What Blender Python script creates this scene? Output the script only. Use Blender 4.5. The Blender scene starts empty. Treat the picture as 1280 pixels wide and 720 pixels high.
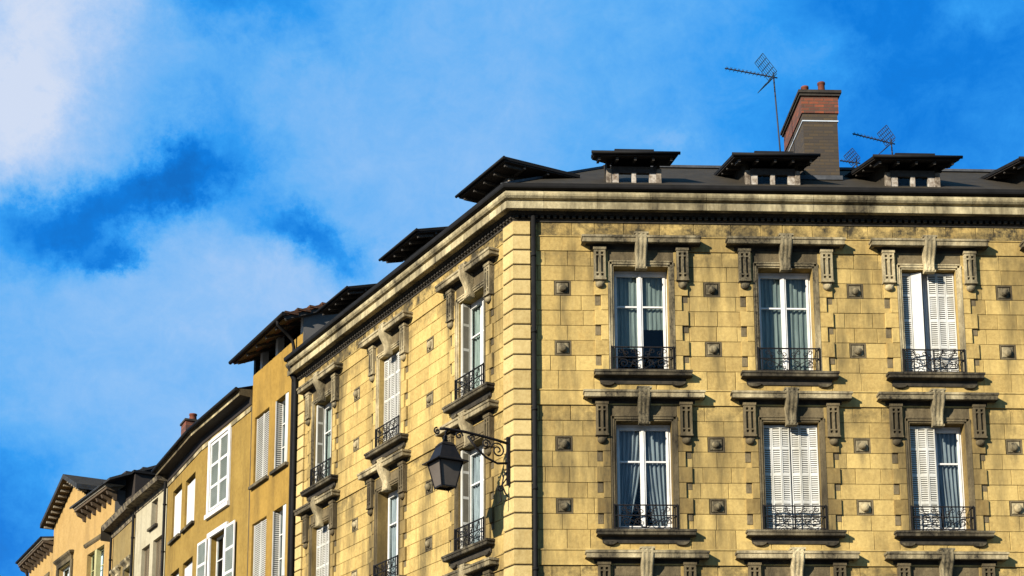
import bpy, math, random
from math import sin, cos, pi, radians as R, atan2, sqrt
from mathutils import Vector, Matrix
random.seed(7)
S = bpy.context.scene
C = S.collection

# ------------------------------------------------------------------ materials
def mat(name):
    m = bpy.data.materials.new(name); m.use_nodes = True
    nt = m.node_tree; b = nt.nodes['Principled BSDF']
    return m, nt, b
def nd(nt, t, **kw):
    n = nt.nodes.new(t)
    for k, v in kw.items():
        if k.startswith('i_'):
            n.inputs[k[2:].replace('_', ' ')].default_value = v
        else: setattr(n, k, v)
    return n
def lk(nt, a, b): nt.links.new(a, b)
def mixc(nt, fac, a, b, blend='MIX'):
    n = nt.nodes.new('ShaderNodeMix'); n.data_type = 'RGBA'; n.blend_type = blend
    for sock, v in ((n.inputs[0], fac), (n.inputs[6], a), (n.inputs[7], b)):
        if isinstance(v, (int, float)): sock.default_value = v
        elif isinstance(v, tuple): sock.default_value = v if len(v) == 4 else (*v, 1)
        else: nt.links.new(v, sock)
    return n.outputs[2]
def mth(nt, op, a, b=None, c=None, clamp=False):
    n = nt.nodes.new('ShaderNodeMath'); n.operation = op; n.use_clamp = clamp
    for i, v in enumerate((a, b, c)):
        if v is None: continue
        if isinstance(v, (int, float)): n.inputs[i].default_value = v
        else: nt.links.new(v, n.inputs[i])
    return n.outputs[0]
def ramp(nt, fac, stops):
    n = nt.nodes.new('ShaderNodeValToRGB'); e = n.color_ramp.elements
    while len(e) < len(stops): e.new(0.5)
    for el, (p, c) in zip(e, stops):
        el.position = p; el.color = (*c, 1) if len(c) == 3 else c
    nt.links.new(fac, n.inputs[0]); return n.outputs[0]
def noise(nt, vec, scale, detail=4, rough=.6, stretch=None, dist=0.0):
    if stretch:
        mp = nt.nodes.new('ShaderNodeMapping'); mp.inputs['Scale'].default_value = stretch
        nt.links.new(vec, mp.inputs[0]); vec = mp.outputs[0]
    n = nt.nodes.new('ShaderNodeTexNoise'); n.inputs['Scale'].default_value = scale
    n.inputs['Detail'].default_value = detail; n.inputs['Roughness'].default_value = rough
    n.inputs['Distortion'].default_value = dist
    nt.links.new(vec, n.inputs['Vector']); return n.outputs['Fac']
def wpos(nt): return nt.nodes.new('ShaderNodeNewGeometry').outputs['Position']

def stone_mat(name, light, dark, grime, grime_amt=.3, tone_amt=.5, frieze=False, bump=.35, rough=.9, stains=None):
    """limestone: per-stone tone (attribute), mottling, streaks of black lichen that keep their place"""
    m, nt, b = mat(name)
    P = wpos(nt)
    at = nd(nt, 'ShaderNodeAttribute', attribute_name='tone')
    n1 = noise(nt, P, 1.7, 5, .65)
    n2 = noise(nt, P, 14, 5, .7)
    n3 = noise(nt, P, 1.1, 6, .7, (1, 1, .22))
    f = mth(nt, 'ADD', mth(nt, 'MULTIPLY', at.outputs['Fac'], tone_amt), mth(nt, 'MULTIPLY', n1, 1 - tone_amt))
    f = mth(nt, 'ADD', f, mth(nt, 'MULTIPLY', mth(nt, 'SUBTRACT', n2, .5), 1.1), clamp=True)
    f = mth(nt, 'ADD', mth(nt, 'MULTIPLY', mth(nt, 'SUBTRACT', f, .5), 1.25), .55, clamp=True)
    col = mixc(nt, f, dark, light)
    n5 = noise(nt, P, 3.1, 6, .75, (1, 1, .6), .3)
    col = mixc(nt, mth(nt, 'MULTIPLY', mth(nt, 'MULTIPLY', mth(nt, 'SUBTRACT', n5, .56), 6, clamp=True), .30), col, tuple(c * k for c, k in zip(light, (.72, .55, .35))))
    col = mixc(nt, mth(nt, 'MULTIPLY', mth(nt, 'MULTIPLY', mth(nt, 'SUBTRACT', .42, n5), 6, clamp=True), .30), col, tuple(min(1, c * k) for c, k in zip(light, (1.15, 1.22, 1.45))))
    # grime streaks
    g = mth(nt, 'MULTIPLY', mth(nt, 'SUBTRACT', n3, .62 - grime_amt * .3), 5, clamp=True)
    g = mth(nt, 'MULTIPLY', g, mth(nt, 'ADD', .35, n2), clamp=True)
    col = mixc(nt, mth(nt, 'MULTIPLY', g, min(1, grime_amt * 1.6)), col, grime)
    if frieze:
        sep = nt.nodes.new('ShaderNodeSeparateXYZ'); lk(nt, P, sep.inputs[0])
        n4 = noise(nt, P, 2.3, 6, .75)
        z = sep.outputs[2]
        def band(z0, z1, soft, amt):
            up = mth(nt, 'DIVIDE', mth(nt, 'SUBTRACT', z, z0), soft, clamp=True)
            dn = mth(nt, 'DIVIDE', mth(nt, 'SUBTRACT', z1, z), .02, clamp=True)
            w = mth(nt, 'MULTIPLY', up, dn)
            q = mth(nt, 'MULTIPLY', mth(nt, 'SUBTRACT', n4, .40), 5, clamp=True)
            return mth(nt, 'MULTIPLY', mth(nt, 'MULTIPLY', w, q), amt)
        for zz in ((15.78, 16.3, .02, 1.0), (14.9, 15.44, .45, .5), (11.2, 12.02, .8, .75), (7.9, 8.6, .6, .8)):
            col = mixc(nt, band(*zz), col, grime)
    if stains:                                   # run-off marks below the rosettes and under the sill ends
        so_ = nt.nodes.new('ShaderNodeSeparateXYZ'); lk(nt, nt.nodes.new('ShaderNodeTexCoord').outputs['Object'], so_.inputs[0])
        X, Z = so_.outputs[0], so_.outputs[2]
        jit = mth(nt, 'MULTIPLY', mth(nt, 'SUBTRACT', noise(nt, P, 2.2, 4, .6), .5), .14)
        ns = noise(nt, P, 5, 5, .7, (1, 1, .25))
        def cols(xs, wd):
            t = None
            for x in xs:
                d = mth(nt, 'DIVIDE', mth(nt, 'ADD', mth(nt, 'SUBTRACT', X, x), jit), wd)
                g2 = mth(nt, 'EXPONENT', mth(nt, 'MULTIPLY', mth(nt, 'MULTIPLY', d, d), -1.0)); t = g2 if t is None else mth(nt, 'ADD', t, g2)
            return t
        def below(z0, ln):
            q = mth(nt, 'MULTIPLY', mth(nt, 'FRACT', mth(nt, 'DIVIDE', mth(nt, 'SUBTRACT', z0 + 3.422 * 8, Z), 3.422)), 3.422)
            return mth(nt, 'SUBTRACT', 1.0, mth(nt, 'DIVIDE', q, ln), clamp=True)
        st = mth(nt, 'MULTIPLY', cols(stains[0], .10), mth(nt, 'ADD', below(14.45, .55), below(13.118, .55)))
        st = mth(nt, 'ADD', st, mth(nt, 'MULTIPLY', mth(nt, 'MULTIPLY', cols(stains[1], .20), below(12.55, .9)), .8))
        st = mth(nt, 'ADD', st, mth(nt, 'MULTIPLY', mth(nt, 'MULTIPLY', cols(stains[2], .16), below(15.3, 2.6)), .75))
        st = mth(nt, 'MULTIPLY', mth(nt, 'MULTIPLY', st, mth(nt, 'MULTIPLY', mth(nt, 'SUBTRACT', ns, .25), 2.2, clamp=True)), .85, clamp=True)
        col = mixc(nt, st, col, tuple(c * 1.5 for c in grime))
    lk(nt, col, b.inputs['Base Color'])
    b.inputs['Roughness'].default_value = rough
    b.inputs['Specular IOR Level'].default_value = .15
    bp = nd(nt, 'ShaderNodeBump', i_Strength=bump, i_Distance=.02)
    lk(nt, mth(nt, 'ADD', n2, noise(nt, P, 60, 3, .6)), bp.inputs['Height']); lk(nt, bp.outputs[0], b.inputs['Normal'])
    return m
def plain(name, col, col2=None, rough=.6, metal=0, scale=3, bump=0, spec=.3, stretch=None, contrast=3):
    m, nt, b = mat(name); P = wpos(nt)
    n = noise(nt, P, scale, 6, .7, stretch)
    f = mth(nt, 'ADD', mth(nt, 'MULTIPLY', mth(nt, 'SUBTRACT', n, .5), contrast), .5, clamp=True)
    lk(nt, mixc(nt, f, col, col2 or tuple(c * .7 for c in col)), b.inputs['Base Color'])
    b.inputs['Roughness'].default_value = rough; b.inputs['Metallic'].default_value = metal
    b.inputs['Specular IOR Level'].default_value = spec
    if bump:
        bp = nd(nt, 'ShaderNodeBump', i_Strength=bump, i_Distance=.02)
        lk(nt, noise(nt, P, 40, 4, .6), bp.inputs['Height']); lk(nt, bp.outputs[0], b.inputs['Normal'])
    return m

M = {}
_fw = (2.69, 5.78, 8.87, 12.14); _fb = (1.022, 4.201, 7.271, 10.486); _lw = (-1.87, -6.04, -10.12); _lb = (-3.908, -7.993)
def _st(b_, w): return (b_, [x + d for x in w for d in (-.85, .85)], [x + d for x in w for d in (-1.06, 1.06)])
for k_, st_ in (('stone', _st(_fb, _fw)), ('stoneside', _st(_lb, _lw))):
    M[k_] = stone_mat('limestone', (.415, .295, .100), (.20, .132, .040), (.028, .023, .013), .52, .38, True, .5, stains=st_)
M['quoin'] = stone_mat('limestone quoin', (.39, .295, .125), (.23, .16, .055), (.05, .037, .017), .28, .5, False)
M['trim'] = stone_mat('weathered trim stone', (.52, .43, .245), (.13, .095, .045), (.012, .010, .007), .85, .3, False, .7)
M['trimdark'] = stone_mat('grimy and shade-dark trim stone', (.150, .115, .060), (.042, .032, .016), (.008, .007, .005), .6, .4, False, .6)  # grime; the surround notches also use it for painted shade
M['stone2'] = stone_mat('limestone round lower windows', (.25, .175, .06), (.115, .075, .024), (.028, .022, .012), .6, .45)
M['trimsill'] = stone_mat('sooty sill stone', (.22, .18, .105), (.022, .018, .011), (.006, .005, .004), .95, .3, False, .6)
M['cornice'] = stone_mat('cornice stone', (.45, .375, .21), (.14, .108, .052), (.02, .016, .010), .72, .45, False, .5)
M['undershade'] = plain('shade-dark stone', (.035, .028, .018), (.008, .007, .005), .95, scale=5)  # near-black, so shade below cornice, hoods and sills is painted in
M['eavemat'] = plain('blackened eaves', (.15, .12, .07), (.018, .014, .010), .9, 0, 5, .3, contrast=5)
M['brownwood'] = plain('brown painted brackets', (.075, .05, .025), (.03, .02, .011), .8, 0, 5)
M['joint'] = plain('mortar shade', (.035, .026, .012), (.02, .015, .008), .95, scale=8)
M['iron'] = plain('wrought iron', (.006, .0055, .006), (.013, .011, .01), .55, 0, 20, spec=.08)
M['lampmetal'] = plain('lantern black paint', (.006, .006, .0065), (.012, .010, .009), .45, 0, 12, spec=.08)
M['zinc'] = plain('dark zinc', (.011, .0105, .010), (.006, .0055, .005), .7, .0, 2.5, spec=.08)
M['zincl'] = plain('pale zinc', (.06, .062, .064), (.03, .031, .033), .6, .0, 4, spec=.08)
M['white'] = plain('white paint', (.50, .49, .46), (.40, .38, .33), .45, 0, 5)
M['shutter'] = plain('white shutter paint', (.46, .455, .42), (.25, .23, .17), .5, 0, 2.2, stretch=(1, 1, .3), contrast=2.2)
M['slot'] = plain('slot shade', (.11, .10, .07), (.08, .07, .05), .8)
M['oldwhite'] = plain('peeling white paint', (.17, .14, .10), (.05, .034, .02), .7, 0, 9, .3, contrast=5)
M['flaking'] = plain('flaking white paint', (.32, .29, .24), (.10, .07, .042), .6, 0, 8, .2, contrast=4)
M['oldwood'] = plain('greyed rafter wood', (.045, .038, .029), (.02, .016, .012), .8, 0, 9, .2)
M['wood'] = plain('dark timber', (.02, .014, .009), (.01, .007, .005), .8, 0, 6, .3)
M['soffit'] = plain('ochre soffit boards', (.075, .048, .018), (.035, .022, .008), .8, 0, 3, .2, stretch=(1, 1, 4))
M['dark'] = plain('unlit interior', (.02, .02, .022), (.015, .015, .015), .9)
M['pot'] = plain('terracotta', (.12, .03, .010), (.05, .013, .006), .8, 0, 7, .2)
M['capstone'] = plain('chimney cap mortar', (.03, .024, .016), (.012, .009, .006), .9, 0, 6, .3)
M['leadw'] = plain('white lead flashing', (.36, .40, .42), (.3, .3, .3), .5)
M['grey'] = plain('grey render', (.10, .095, .085), (.07, .065, .06), .9, 0, 1.5, .2)
M['lampglass'] = plain('dull lantern panel', (.080, .066, .052), (.058, .048, .038), .6, 0, 2, spec=.1)
M['alu'] = plain('aerial aluminium', (.035, .036, .04), (.02, .02, .022), .5, .2, spec=.08)
M['blueplastic'] = plain('aerial grid', (.02, .045, .07), (.012, .025, .04), .5, .1)
M['net'] = plain('teal net curtain', (.26, .26, .215), (.10, .11, .09), .9, 0, 3, stretch=(6, 6, .4))
M['lace'] = plain('white lace curtain', (.62, .64, .62), (.42, .46, .47), .9, 0, 3, stretch=(6, 6, .4))
M['drape'] = plain('grey drape', (.30, .295, .285), (.11, .11, .115), .9, 0, 4, stretch=(5, 5, .3))
M['asphalt'] = plain('asphalt', (.05, .05, .052), (.035, .035, .037), .9, 0, 3, .4)
M['pave'] = plain('pavement slabs', (.12, .11, .10), (.09, .085, .075), .9, 0, 1.2, .3)
M['groundm'] = plain('town ground', (.07, .065, .055), (.05, .05, .045), .95, 0, .05)

def render_mat(name, a, b2, grime, amt=.3):
    m, nt, b = mat(name); P = wpos(nt)
    n1 = noise(nt, P, 1.1, 7, .72); n2 = noise(nt, P, 9, 5, .7); n3 = noise(nt, P, 1.3, 6, .7, (1, 1, .12))
    f = mth(nt, 'ADD', n1, mth(nt, 'MULTIPLY', mth(nt, 'SUBTRACT', n2, .5), .8), clamp=True)
    f = mth(nt, 'MULTIPLY', mth(nt, 'SUBTRACT', f, .25), 2, clamp=True)
    col = mixc(nt, f, b2, a)
    g = mth(nt, 'MULTIPLY', mth(nt, 'SUBTRACT', n3, .5), 4, clamp=True)
    col = mixc(nt, mth(nt, 'MULTIPLY', g, amt), col, grime)
    lk(nt, col, b.inputs['Base Color']); b.inputs['Roughness'].default_value = .92; b.inputs['Specular IOR Level'].default_value = .1
    bp = nd(nt, 'ShaderNodeBump', i_Strength=.4, i_Distance=.02)
    lk(nt, mth(nt, 'ADD', n2, noise(nt, P, 45, 3, .6)), bp.inputs['Height']); lk(nt, bp.outputs[0], b.inputs['Normal'])
    return m
M['ochre'] = render_mat('ochre render', (.245, .150, .032), (.165, .098, .020), (.05, .034, .014), .6)
M['ochre2'] = render_mat('ochre render aged', (.215, .140, .034), (.140, .086, .019), (.045, .031, .013), .65)
M['cream'] = render_mat('cream render', (.31, .275, .185), (.22, .19, .12), (.09, .08, .055), .5)
M['dullochre'] = render_mat('dull ochre render', (.19, .14, .055), (.13, .09, .033), (.05, .038, .02), .6)
M['peach'] = render_mat('peach render', (.30, .195, .072), (.22, .138, .046), (.09, .06, .03), .5)

# brick: courses from a brick texture in world metres
def brick_mat(name, c1, c2, mortar):
    m, nt, b = mat(name); P = wpos(nt)
    sep = nt.nodes.new('ShaderNodeSeparateXYZ'); lk(nt, P, sep.inputs[0])
    cmb = nt.nodes.new('ShaderNodeCombineXYZ'); lk(nt, mth(nt, 'ADD', sep.outputs[0], sep.outputs[1]), cmb.inputs[0]); lk(nt, sep.outputs[2], cmb.inputs[1])
    br = nd(nt, 'ShaderNodeTexBrick'); br.inputs['Scale'].default_value = 1
    br.inputs['Brick Width'].default_value = .23; br.inputs['Row Height'].default_value = .078; br.inputs['Mortar Size'].default_value = .009
    br.inputs['Color1'].default_value = (*c1, 1); br.inputs['Color2'].default_value = (*c2, 1); br.inputs['Mortar'].default_value = (*mortar, 1)
    lk(nt, cmb.outputs[0], br.inputs[0])
    n2 = noise(nt, P, 6, 5, .7)
    col = mixc(nt, mth(nt, 'MULTIPLY', mth(nt, 'SUBTRACT', n2, .35), 2.4, clamp=True), mixc(nt, .6, br.outputs[0], (.02, .015, .012)), br.outputs[0])
    lk(nt, col, b.inputs['Base Color']); b.inputs['Roughness'].default_value = .9
    bp = nd(nt, 'ShaderNodeBump', i_Strength=.8, i_Distance=.01); lk(nt, mth(nt, 'SUBTRACT', 1.0, br.outputs['Fac']), bp.inputs['Height'])
    lk(nt, bp.outputs[0], b.inputs['Normal']); return m
M['brickred'] = brick_mat('red brick', (.20, .038, .005), (.07, .016, .003), (.06, .034, .014))
M['brickdark'] = brick_mat('sooty brown brick', (.052, .031, .006), (.020, .012, .003), (.022, .015, .006))
# roofs
def slate_mat(name, a, b2, row=.12, w=.2):
    m, nt, b = mat(name); P = wpos(nt)
    sep = nt.nodes.new('ShaderNodeSeparateXYZ'); lk(nt, P, sep.inputs[0])
    cmb = nt.nodes.new('ShaderNodeCombineXYZ'); lk(nt, mth(nt, 'ADD', sep.outputs[0], mth(nt, 'MULTIPLY', sep.outputs[1], .3)), cmb.inputs[0]); lk(nt, sep.outputs[2], cmb.inputs[1])
    br = nd(nt, 'ShaderNodeTexBrick'); br.inputs['Scale'].default_value = 1
    br.inputs['Brick Width'].default_value = w; br.inputs['Row Height'].default_value = row; br.inputs['Mortar Size'].default_value = .008
    br.inputs['Color1'].default_value = (*a, 1); br.inputs['Color2'].default_value = (*b2, 1); br.inputs['Mortar'].default_value = (.012, .011, .01, 1)
    lk(nt, cmb.outputs[0], br.inputs[0])
    col = mixc(nt, mth(nt, 'MULTIPLY', noise(nt, P, 3, 5, .7), .5), br.outputs[0], (.06, .05, .03))
    lk(nt, col, b.inputs['Base Color']); b.inputs['Roughness'].default_value = .9; b.inputs['Specular IOR Level'].default_value = .1
    bp = nd(nt, 'ShaderNodeBump', i_Strength=.6, i_Distance=.01); lk(nt, mth(nt, 'SUBTRACT', 1.0, br.outputs['Fac']), bp.inputs['Height'])
    lk(nt, bp.outputs[0], b.inputs['Normal']); return m
M['slate'] = slate_mat('brown slate', (.017, .0125, .009), (.008, .006, .005))
M['slateb'] = slate_mat('blue slate', (.012, .020, .032), (.007, .011, .018))
M['tile'] = slate_mat('clay tiles', (.10, .033, .014), (.045, .016, .009), .16, .22)
# window glass: sees through to the curtains, mirrors the sky at grazing angles
m, nt, b = mat('window glass'); nt.nodes.remove(b)
tr = nd(nt, 'ShaderNodeBsdfTransparent'); tr.inputs[0].default_value = (.80, .90, .92, 1)
gl = nd(nt, 'ShaderNodeBsdfGlossy'); gl.inputs['Roughness'].default_value = .03; gl.inputs[0].default_value = (.9, .95, 1, 1)
fr = nd(nt, 'ShaderNodeFresnel'); fr.inputs[0].default_value = 1.5
mx = nt.nodes.new('ShaderNodeMixShader'); lk(nt, mth(nt, 'MULTIPLY', fr.outputs[0], .45), mx.inputs[0]); lk(nt, tr.outputs[0], mx.inputs[1]); lk(nt, gl.outputs[0], mx.inputs[2])
lk(nt, mx.outputs[0], nt.nodes['Material Output'].inputs[0]); M['glass'] = m

# ------------------------------------------------------------------ mesh builder
class MB:
    def __init__(s): s.v = []; s.f = []; s.mi = []; s.t = []; s.m = 0; s.tone = .5; s.sm = []; s.smooth = False
    def vert(s, *p): s.v.append(tuple(p)); return len(s.v) - 1
    def face(s, ids): s.f.append(tuple(ids)); s.mi.append(s.m); s.t.append(s.tone); s.sm.append(s.smooth)
    def quad(s, a, b, c, d): s.face([s.vert(*a), s.vert(*b), s.vert(*c), s.vert(*d)])
    def poly(s, pts): s.face([s.vert(*p) for p in pts])
    def box(s, x0, x1, y0, y1, z0, z1):
        i = [s.vert(x, y, z) for x in (x0, x1) for y in (y0, y1) for z in (z0, z1)]
        for q in ((0, 1, 3, 2), (4, 6, 7, 5), (0, 4, 5, 1), (2, 3, 7, 6), (0, 2, 6, 4), (1, 5, 7, 3)): s.face([i[k] for k in q])
    def cbox(s, x0, x1, y0, y1, z0, z1, c=.006):
        """box whose front face (y0, the low y side) is chamfered all round"""
        a = [s.vert(x0, y1, z0), s.vert(x1, y1, z0), s.vert(x1, y1, z1), s.vert(x0, y1, z1)]
        m_ = [s.vert(x0, y0 + c, z0), s.vert(x1, y0 + c, z0), s.vert(x1, y0 + c, z1), s.vert(x0, y0 + c, z1)]
        f_ = [s.vert(x0 + c, y0, z0 + c), s.vert(x1 - c, y0, z0 + c), s.vert(x1 - c, y0, z1 - c), s.vert(x0 + c, y0, z1 - c)]
        s.face(f_)
        for k in range(4):
            j = (k + 1) % 4
            s.face([f_[j], f_[k], m_[k], m_[j]]); s.face([m_[j], m_[k], a[k], a[j]])
    def xf(s, fn, start=0):
        for i in range(start, len(s.v)): s.v[i] = tuple(fn(Vector(s.v[i])))
    def bar(s, p, q, w, h=None, up=(0, 0, 1)):
        h = h or w; p = Vector(p); q = Vector(q); d = (q - p).normalized(); u = Vector(up)
        if abs(d.dot(u)) > .95: u = Vector((1, 0, 0))
        r = d.cross(u).normalized(); u = r.cross(d)
        i = [s.vert(*(e + r * a * w / 2 + u * b_ * h / 2)) for e in (p, q) for a, b_ in ((-1, -1), (1, -1), (1, 1), (-1, 1))]
        for k in range(4): s.face([i[k], i[(k + 1) % 4], i[4 + (k + 1) % 4], i[4 + k]])
        s.face([i[3], i[2], i[1], i[0]]); s.face(i[4:])
    def tube(s, pts, r, n=6, rad=None, caps=True):
        pts = [Vector(p) for p in pts]; rings = []; prev = None
        sm = s.smooth; s.smooth = n > 4
        for k, p in enumerate(pts):
            d = (pts[min(k + 1, len(pts) - 1)] - pts[max(k - 1, 0)]).normalized()
            if prev is None:
                u = Vector((0, 1, 0)) if abs(d.y) < .9 else Vector((1, 0, 0))
                prev = (u - d * u.dot(d)).normalized()
            else: prev = (prev - d * prev.dot(d)).normalized()
            w = d.cross(prev); rr = rad[k] if rad else r
            rings.append([s.vert(*(p + (prev * cos(2 * pi * (j + .5) / n) + w * sin(2 * pi * (j + .5) / n)) * rr)) for j in range(n)])
        for a, b_ in zip(rings, rings[1:]):
            for j in range(n): s.face([a[j], a[(j + 1) % n], b_[(j + 1) % n], b_[j]])
        s.smooth = sm
        if caps: s.face(rings[0][::-1]); s.face(rings[-1])
    def lathe(s, c, prof, n=14, ang=0):
        sm = s.smooth; s.smooth = n > 6
        rings = [[s.vert(c[0] + r * cos(2 * pi * j / n + ang), c[1] + r * sin(2 * pi * j / n + ang), c[2] + z) for j in range(n)] for r, z in prof]
        for a, b_ in zip(rings, rings[1:]):
            for j in range(n): s.face([a[j], a[(j + 1) % n], b_[(j + 1) % n], b_[j]])
        s.smooth = sm
        s.face(rings[0][::-1]); s.face(rings[-1])
    def mould(s, x0, x1, prof, caps=True):
        """straight moulding on a wall: prof = [(projection, z)...] bottom to top, with returns at both ends"""
        e = max(p[0] for p in prof); L = []
        for d, z in prof:
            i0 = x0 + (e - d); i1 = x1 - (e - d)
            L.append([s.vert(i0, .02, z), s.vert(i0, -d, z), s.vert(i1, -d, z), s.vert(i1, .02, z)])
        for a, b_ in zip(L, L[1:]):
            for k in range(3): s.face([a[k], a[k + 1], b_[k + 1], b_[k]])
        if caps: s.face(L[0][::-1]); s.face(L[-1])
    def ext(s, prof, x0, x1):
        """closed (y,z) outline extruded along x"""
        a = [s.vert(x0, y, z) for y, z in prof]; b_ = [s.vert(x1, y, z) for y, z in prof]; n = len(prof)
        for k in range(n): s.face([a[k], a[(k + 1) % n], b_[(k + 1) % n], b_[k]])
        s.face(a[::-1]); s.face(b_)
    def plate(s, x0, x1, z0, z1, y, holes=(), flip=False):
        """sheet at depth y with rectangular holes (x0,x1,z0,z1,depth,back)"""
        xs = sorted({x0, x1, *[h[0] for h in holes], *[h[1] for h in holes]}); zs = sorted({z0, z1, *[h[2] for h in holes], *[h[3] for h in holes]})
        xs = [x for x in xs if x0 <= x <= x1]; zs = [z for z in zs if z0 <= z <= z1]
        for a, b_ in zip(xs, xs[1:]):
            for c, d in zip(zs, zs[1:]):
                mx_, mz = (a + b_) / 2, (c + d) / 2
                if any(h[0] < mx_ < h[1] and h[2] < mz < h[3] for h in holes): continue
                s.quad((a, y, c), (b_, y, c), (b_, y, d), (a, y, d))
        for h in holes:
            a, b_, c, d, dep = h[:5]; yy = y + dep
            s.quad((a, y, c), (a, y, d), (a, yy, d), (a, yy, c)); s.quad((b_, y, d), (b_, y, c), (b_, yy, c), (b_, yy, d))
            s.quad((a, y, d), (b_, y, d), (b_, yy, d), (a, yy, d)); s.quad((b_, y, c), (a, y, c), (a, yy, c), (b_, yy, c))
            if len(h) > 5 and h[5]: s.quad((a, yy, c), (b_, yy, c), (b_, yy, d), (a, yy, d))
    def build(s, name, mats, parent=None, loc=(0, 0, 0), rz=0, tone=True):
        me = bpy.data.meshes.new(name); me.from_pydata(s.v, [], s.f)
        if not isinstance(mats, (list, tuple)): mats = [mats]
        for x in mats: me.materials.append(M[x])
        me.polygons.foreach_set('material_index', s.mi); me.polygons.foreach_set('use_smooth', s.sm)
        at = me.attributes.new('tone', 'FLOAT', 'FACE'); at.data.foreach_set('value', s.t)
        me.update()
        return put(name, me, parent, loc, rz)
def put(name, me, parent=None, loc=(0, 0, 0), rz=0):
    o = bpy.data.objects.new(name, me); C.objects.link(o); o.location = loc; o.rotation_euler = (0, 0, rz)
    if parent: o.parent = parent
    return o
def root(name, label, cat, loc=(0, 0, 0), rz=0, group=None):
    o = put(name, None, None, loc, rz); o['label'] = label; o['category'] = cat
    if group: o['group'] = group
    return o
def copy_tree(o, parent, loc, rz):
    c = o.copy(); C.objects.link(c); c.parent = parent; c.location = loc; c.rotation_euler = (0, 0, rz)
    for ch in list(o.children):
        d = ch.copy(); C.objects.link(d); d.parent = c
    return c

# ================================================================== THE CORNER BUILDING
TH = R(117.84)                       # direction of the side street facade
RZ = TH - pi                         # rotation of its local frame (local x runs towards the corner, so x = -s)
LD = Vector((cos(TH), sin(TH), 0)); LN = Vector((sin(RZ), -cos(RZ), 0))
BL = root('corner_building', 'large yellow limestone corner building with carved window hoods, iron balconies and roof dormers', 'building')
def onF(x, z=0): return (x, 0, z), 0
def onL(s_, z=0): v = LD * s_; return (v.x, v.y, z), RZ

JT = [16.11, 15.7805, 15.4475, 15.1145, 14.7815, 14.4485, 14.1155, 13.7825, 13.4495, 13.1165, 12.7835, 12.3585]
FL = 3.422
JZ = list(JT)
for k in (1, 2): JZ += [round(z - FL * k, 4) for z in JT[2:]]
z = JZ[-1]
while z > .6: z -= .42; JZ.append(z)
SILL = [12.7835, 12.7835 - FL, 12.7835 - 2 * FL]
BOSS = [14.615, 13.283]; BOSS = [b - FL * k for k in range(3) for b in BOSS]
FW = [2.69, 5.78, 8.87, 12.14]; FB = [1.022, 4.201, 7.271, 10.486]
LW = [1.87, 6.04, 10.12]; LB = [3.908, 7.993]
OW = .585; OH = 2.33; BH = .172
FX1 = 14.2; LX1 = 11.80

def wall(name, x0, x1, wins, bosses, sign, loc_rz):
    """masonry shell: backing with openings, and every stone a chamfered block of its own tone"""
    rnd = random.Random(3 if sign > 0 else 5)
    W = [sign * w for w in wins]; B = [sign * b for b in bosses]
    b = MB(); b.m = 1
    holes = [(w - OW, w + OW, s_, s_ + OH, .30) for w in W for s_ in SILL]
    b.plate(x0, x1, 0, 16.11, .045, [(h[0], h[1], h[2], h[3], .26) for h in holes])
    b.m = 0
    avoid = [(w - .71, w + .71, s_ - .001, s_ + OH + .001) for w in W for s_ in SILL] + [(c - BH, c + BH, zc - .16, zc + .16) for c in B for zc in BOSS]
    for r in range(len(JZ) - 1):
        z1, z0 = JZ[r], JZ[r + 1]; zm = (z0 + z1) / 2
        iv = [(x0, x1)]
        for a in sorted(avoid):
            if not a[2] < zm < a[3]: continue
            nv = []
            for (p, q) in iv:
                if a[1] <= p or a[0] >= q: nv.append((p, q)); continue
                if a[0] - p > .02: nv.append((p, a[0]))
                if q - a[1] > .02: nv.append((a[1], q))
            iv = nv
        off = .3 * (r % 2)
        for (p, q) in iv:
            x = p; first = True
            while x < q - 1e-4:
                w = rnd.choice((.42, .5, .5, .62, .78)) * rnd.uniform(.93, 1.07)
                if first and off: w *= .6
                first = False
                nx = x + w
                if q - nx < .28: nx = q
                b.tone = rnd.random()
                y = rnd.uniform(-.005, .005)
                b.cbox(x + .0025, nx - .0025, y, .044, z0 + .003, z1 - .003, rnd.uniform(.006, .012))
                x = nx
    loc, rz = loc_rz
    return b.build(name, ['stone' if sign > 0 else 'stoneside', 'joint'], BL, loc, rz)
wall('wall', 0.0, FX1, FW, FB, 1, onF(0)); wall('wall', -LX1, 0.0, LW, LB, -1, onL(0))
# end and back walls close the volume
b = MB()
ib = Vector((-.603, 1, 0))
def inset(d):       # corner point of both facades moved inwards by d (outwards when negative)
    return Vector((.603 * d, d, 0))
e1 = LD * LX1; back1 = e1 - LN * 8; cor = inset(8)
b.quad((FX1, .05, 0), (FX1, 8, 0), (FX1, 8, 16.85), (FX1, .05, 16.69))
b.quad((*e1.xy, 0), (*back1.xy, 0), (*back1.xy, 16.85), (*e1.xy, 16.69))
b.quad((FX1, 8, 0), (cor.x, 8, 0), (cor.x, 8, 16.9), (FX1, 8, 16.9))
b.quad((cor.x, 8, 0), (*back1.xy, 0), (*back1.xy, 16.9), (cor.x, 8, 16.9))
b.build('back_wall', 'grey', BL)
i1 = inset(.32); i3 = e1 - LN * .32
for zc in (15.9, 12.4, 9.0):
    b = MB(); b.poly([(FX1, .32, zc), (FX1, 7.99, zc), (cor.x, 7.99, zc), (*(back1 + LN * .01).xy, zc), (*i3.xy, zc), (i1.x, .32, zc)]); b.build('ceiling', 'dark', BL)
b = MB(); k1 = inset(4.5); k3 = e1 - LN * 4.5; b.quad((k1.x, 4.5, 0), (FX1, 4.5, 0), (FX1, 4.5, 15.9), (k1.x, 4.5, 15.9)); b.quad((k1.x, 4.5, 0), (*k3.xy, 0), (*k3.xy, 15.9), (k1.x, 4.5, 15.9)); b.build('inner_wall', 'dark', BL)

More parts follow.
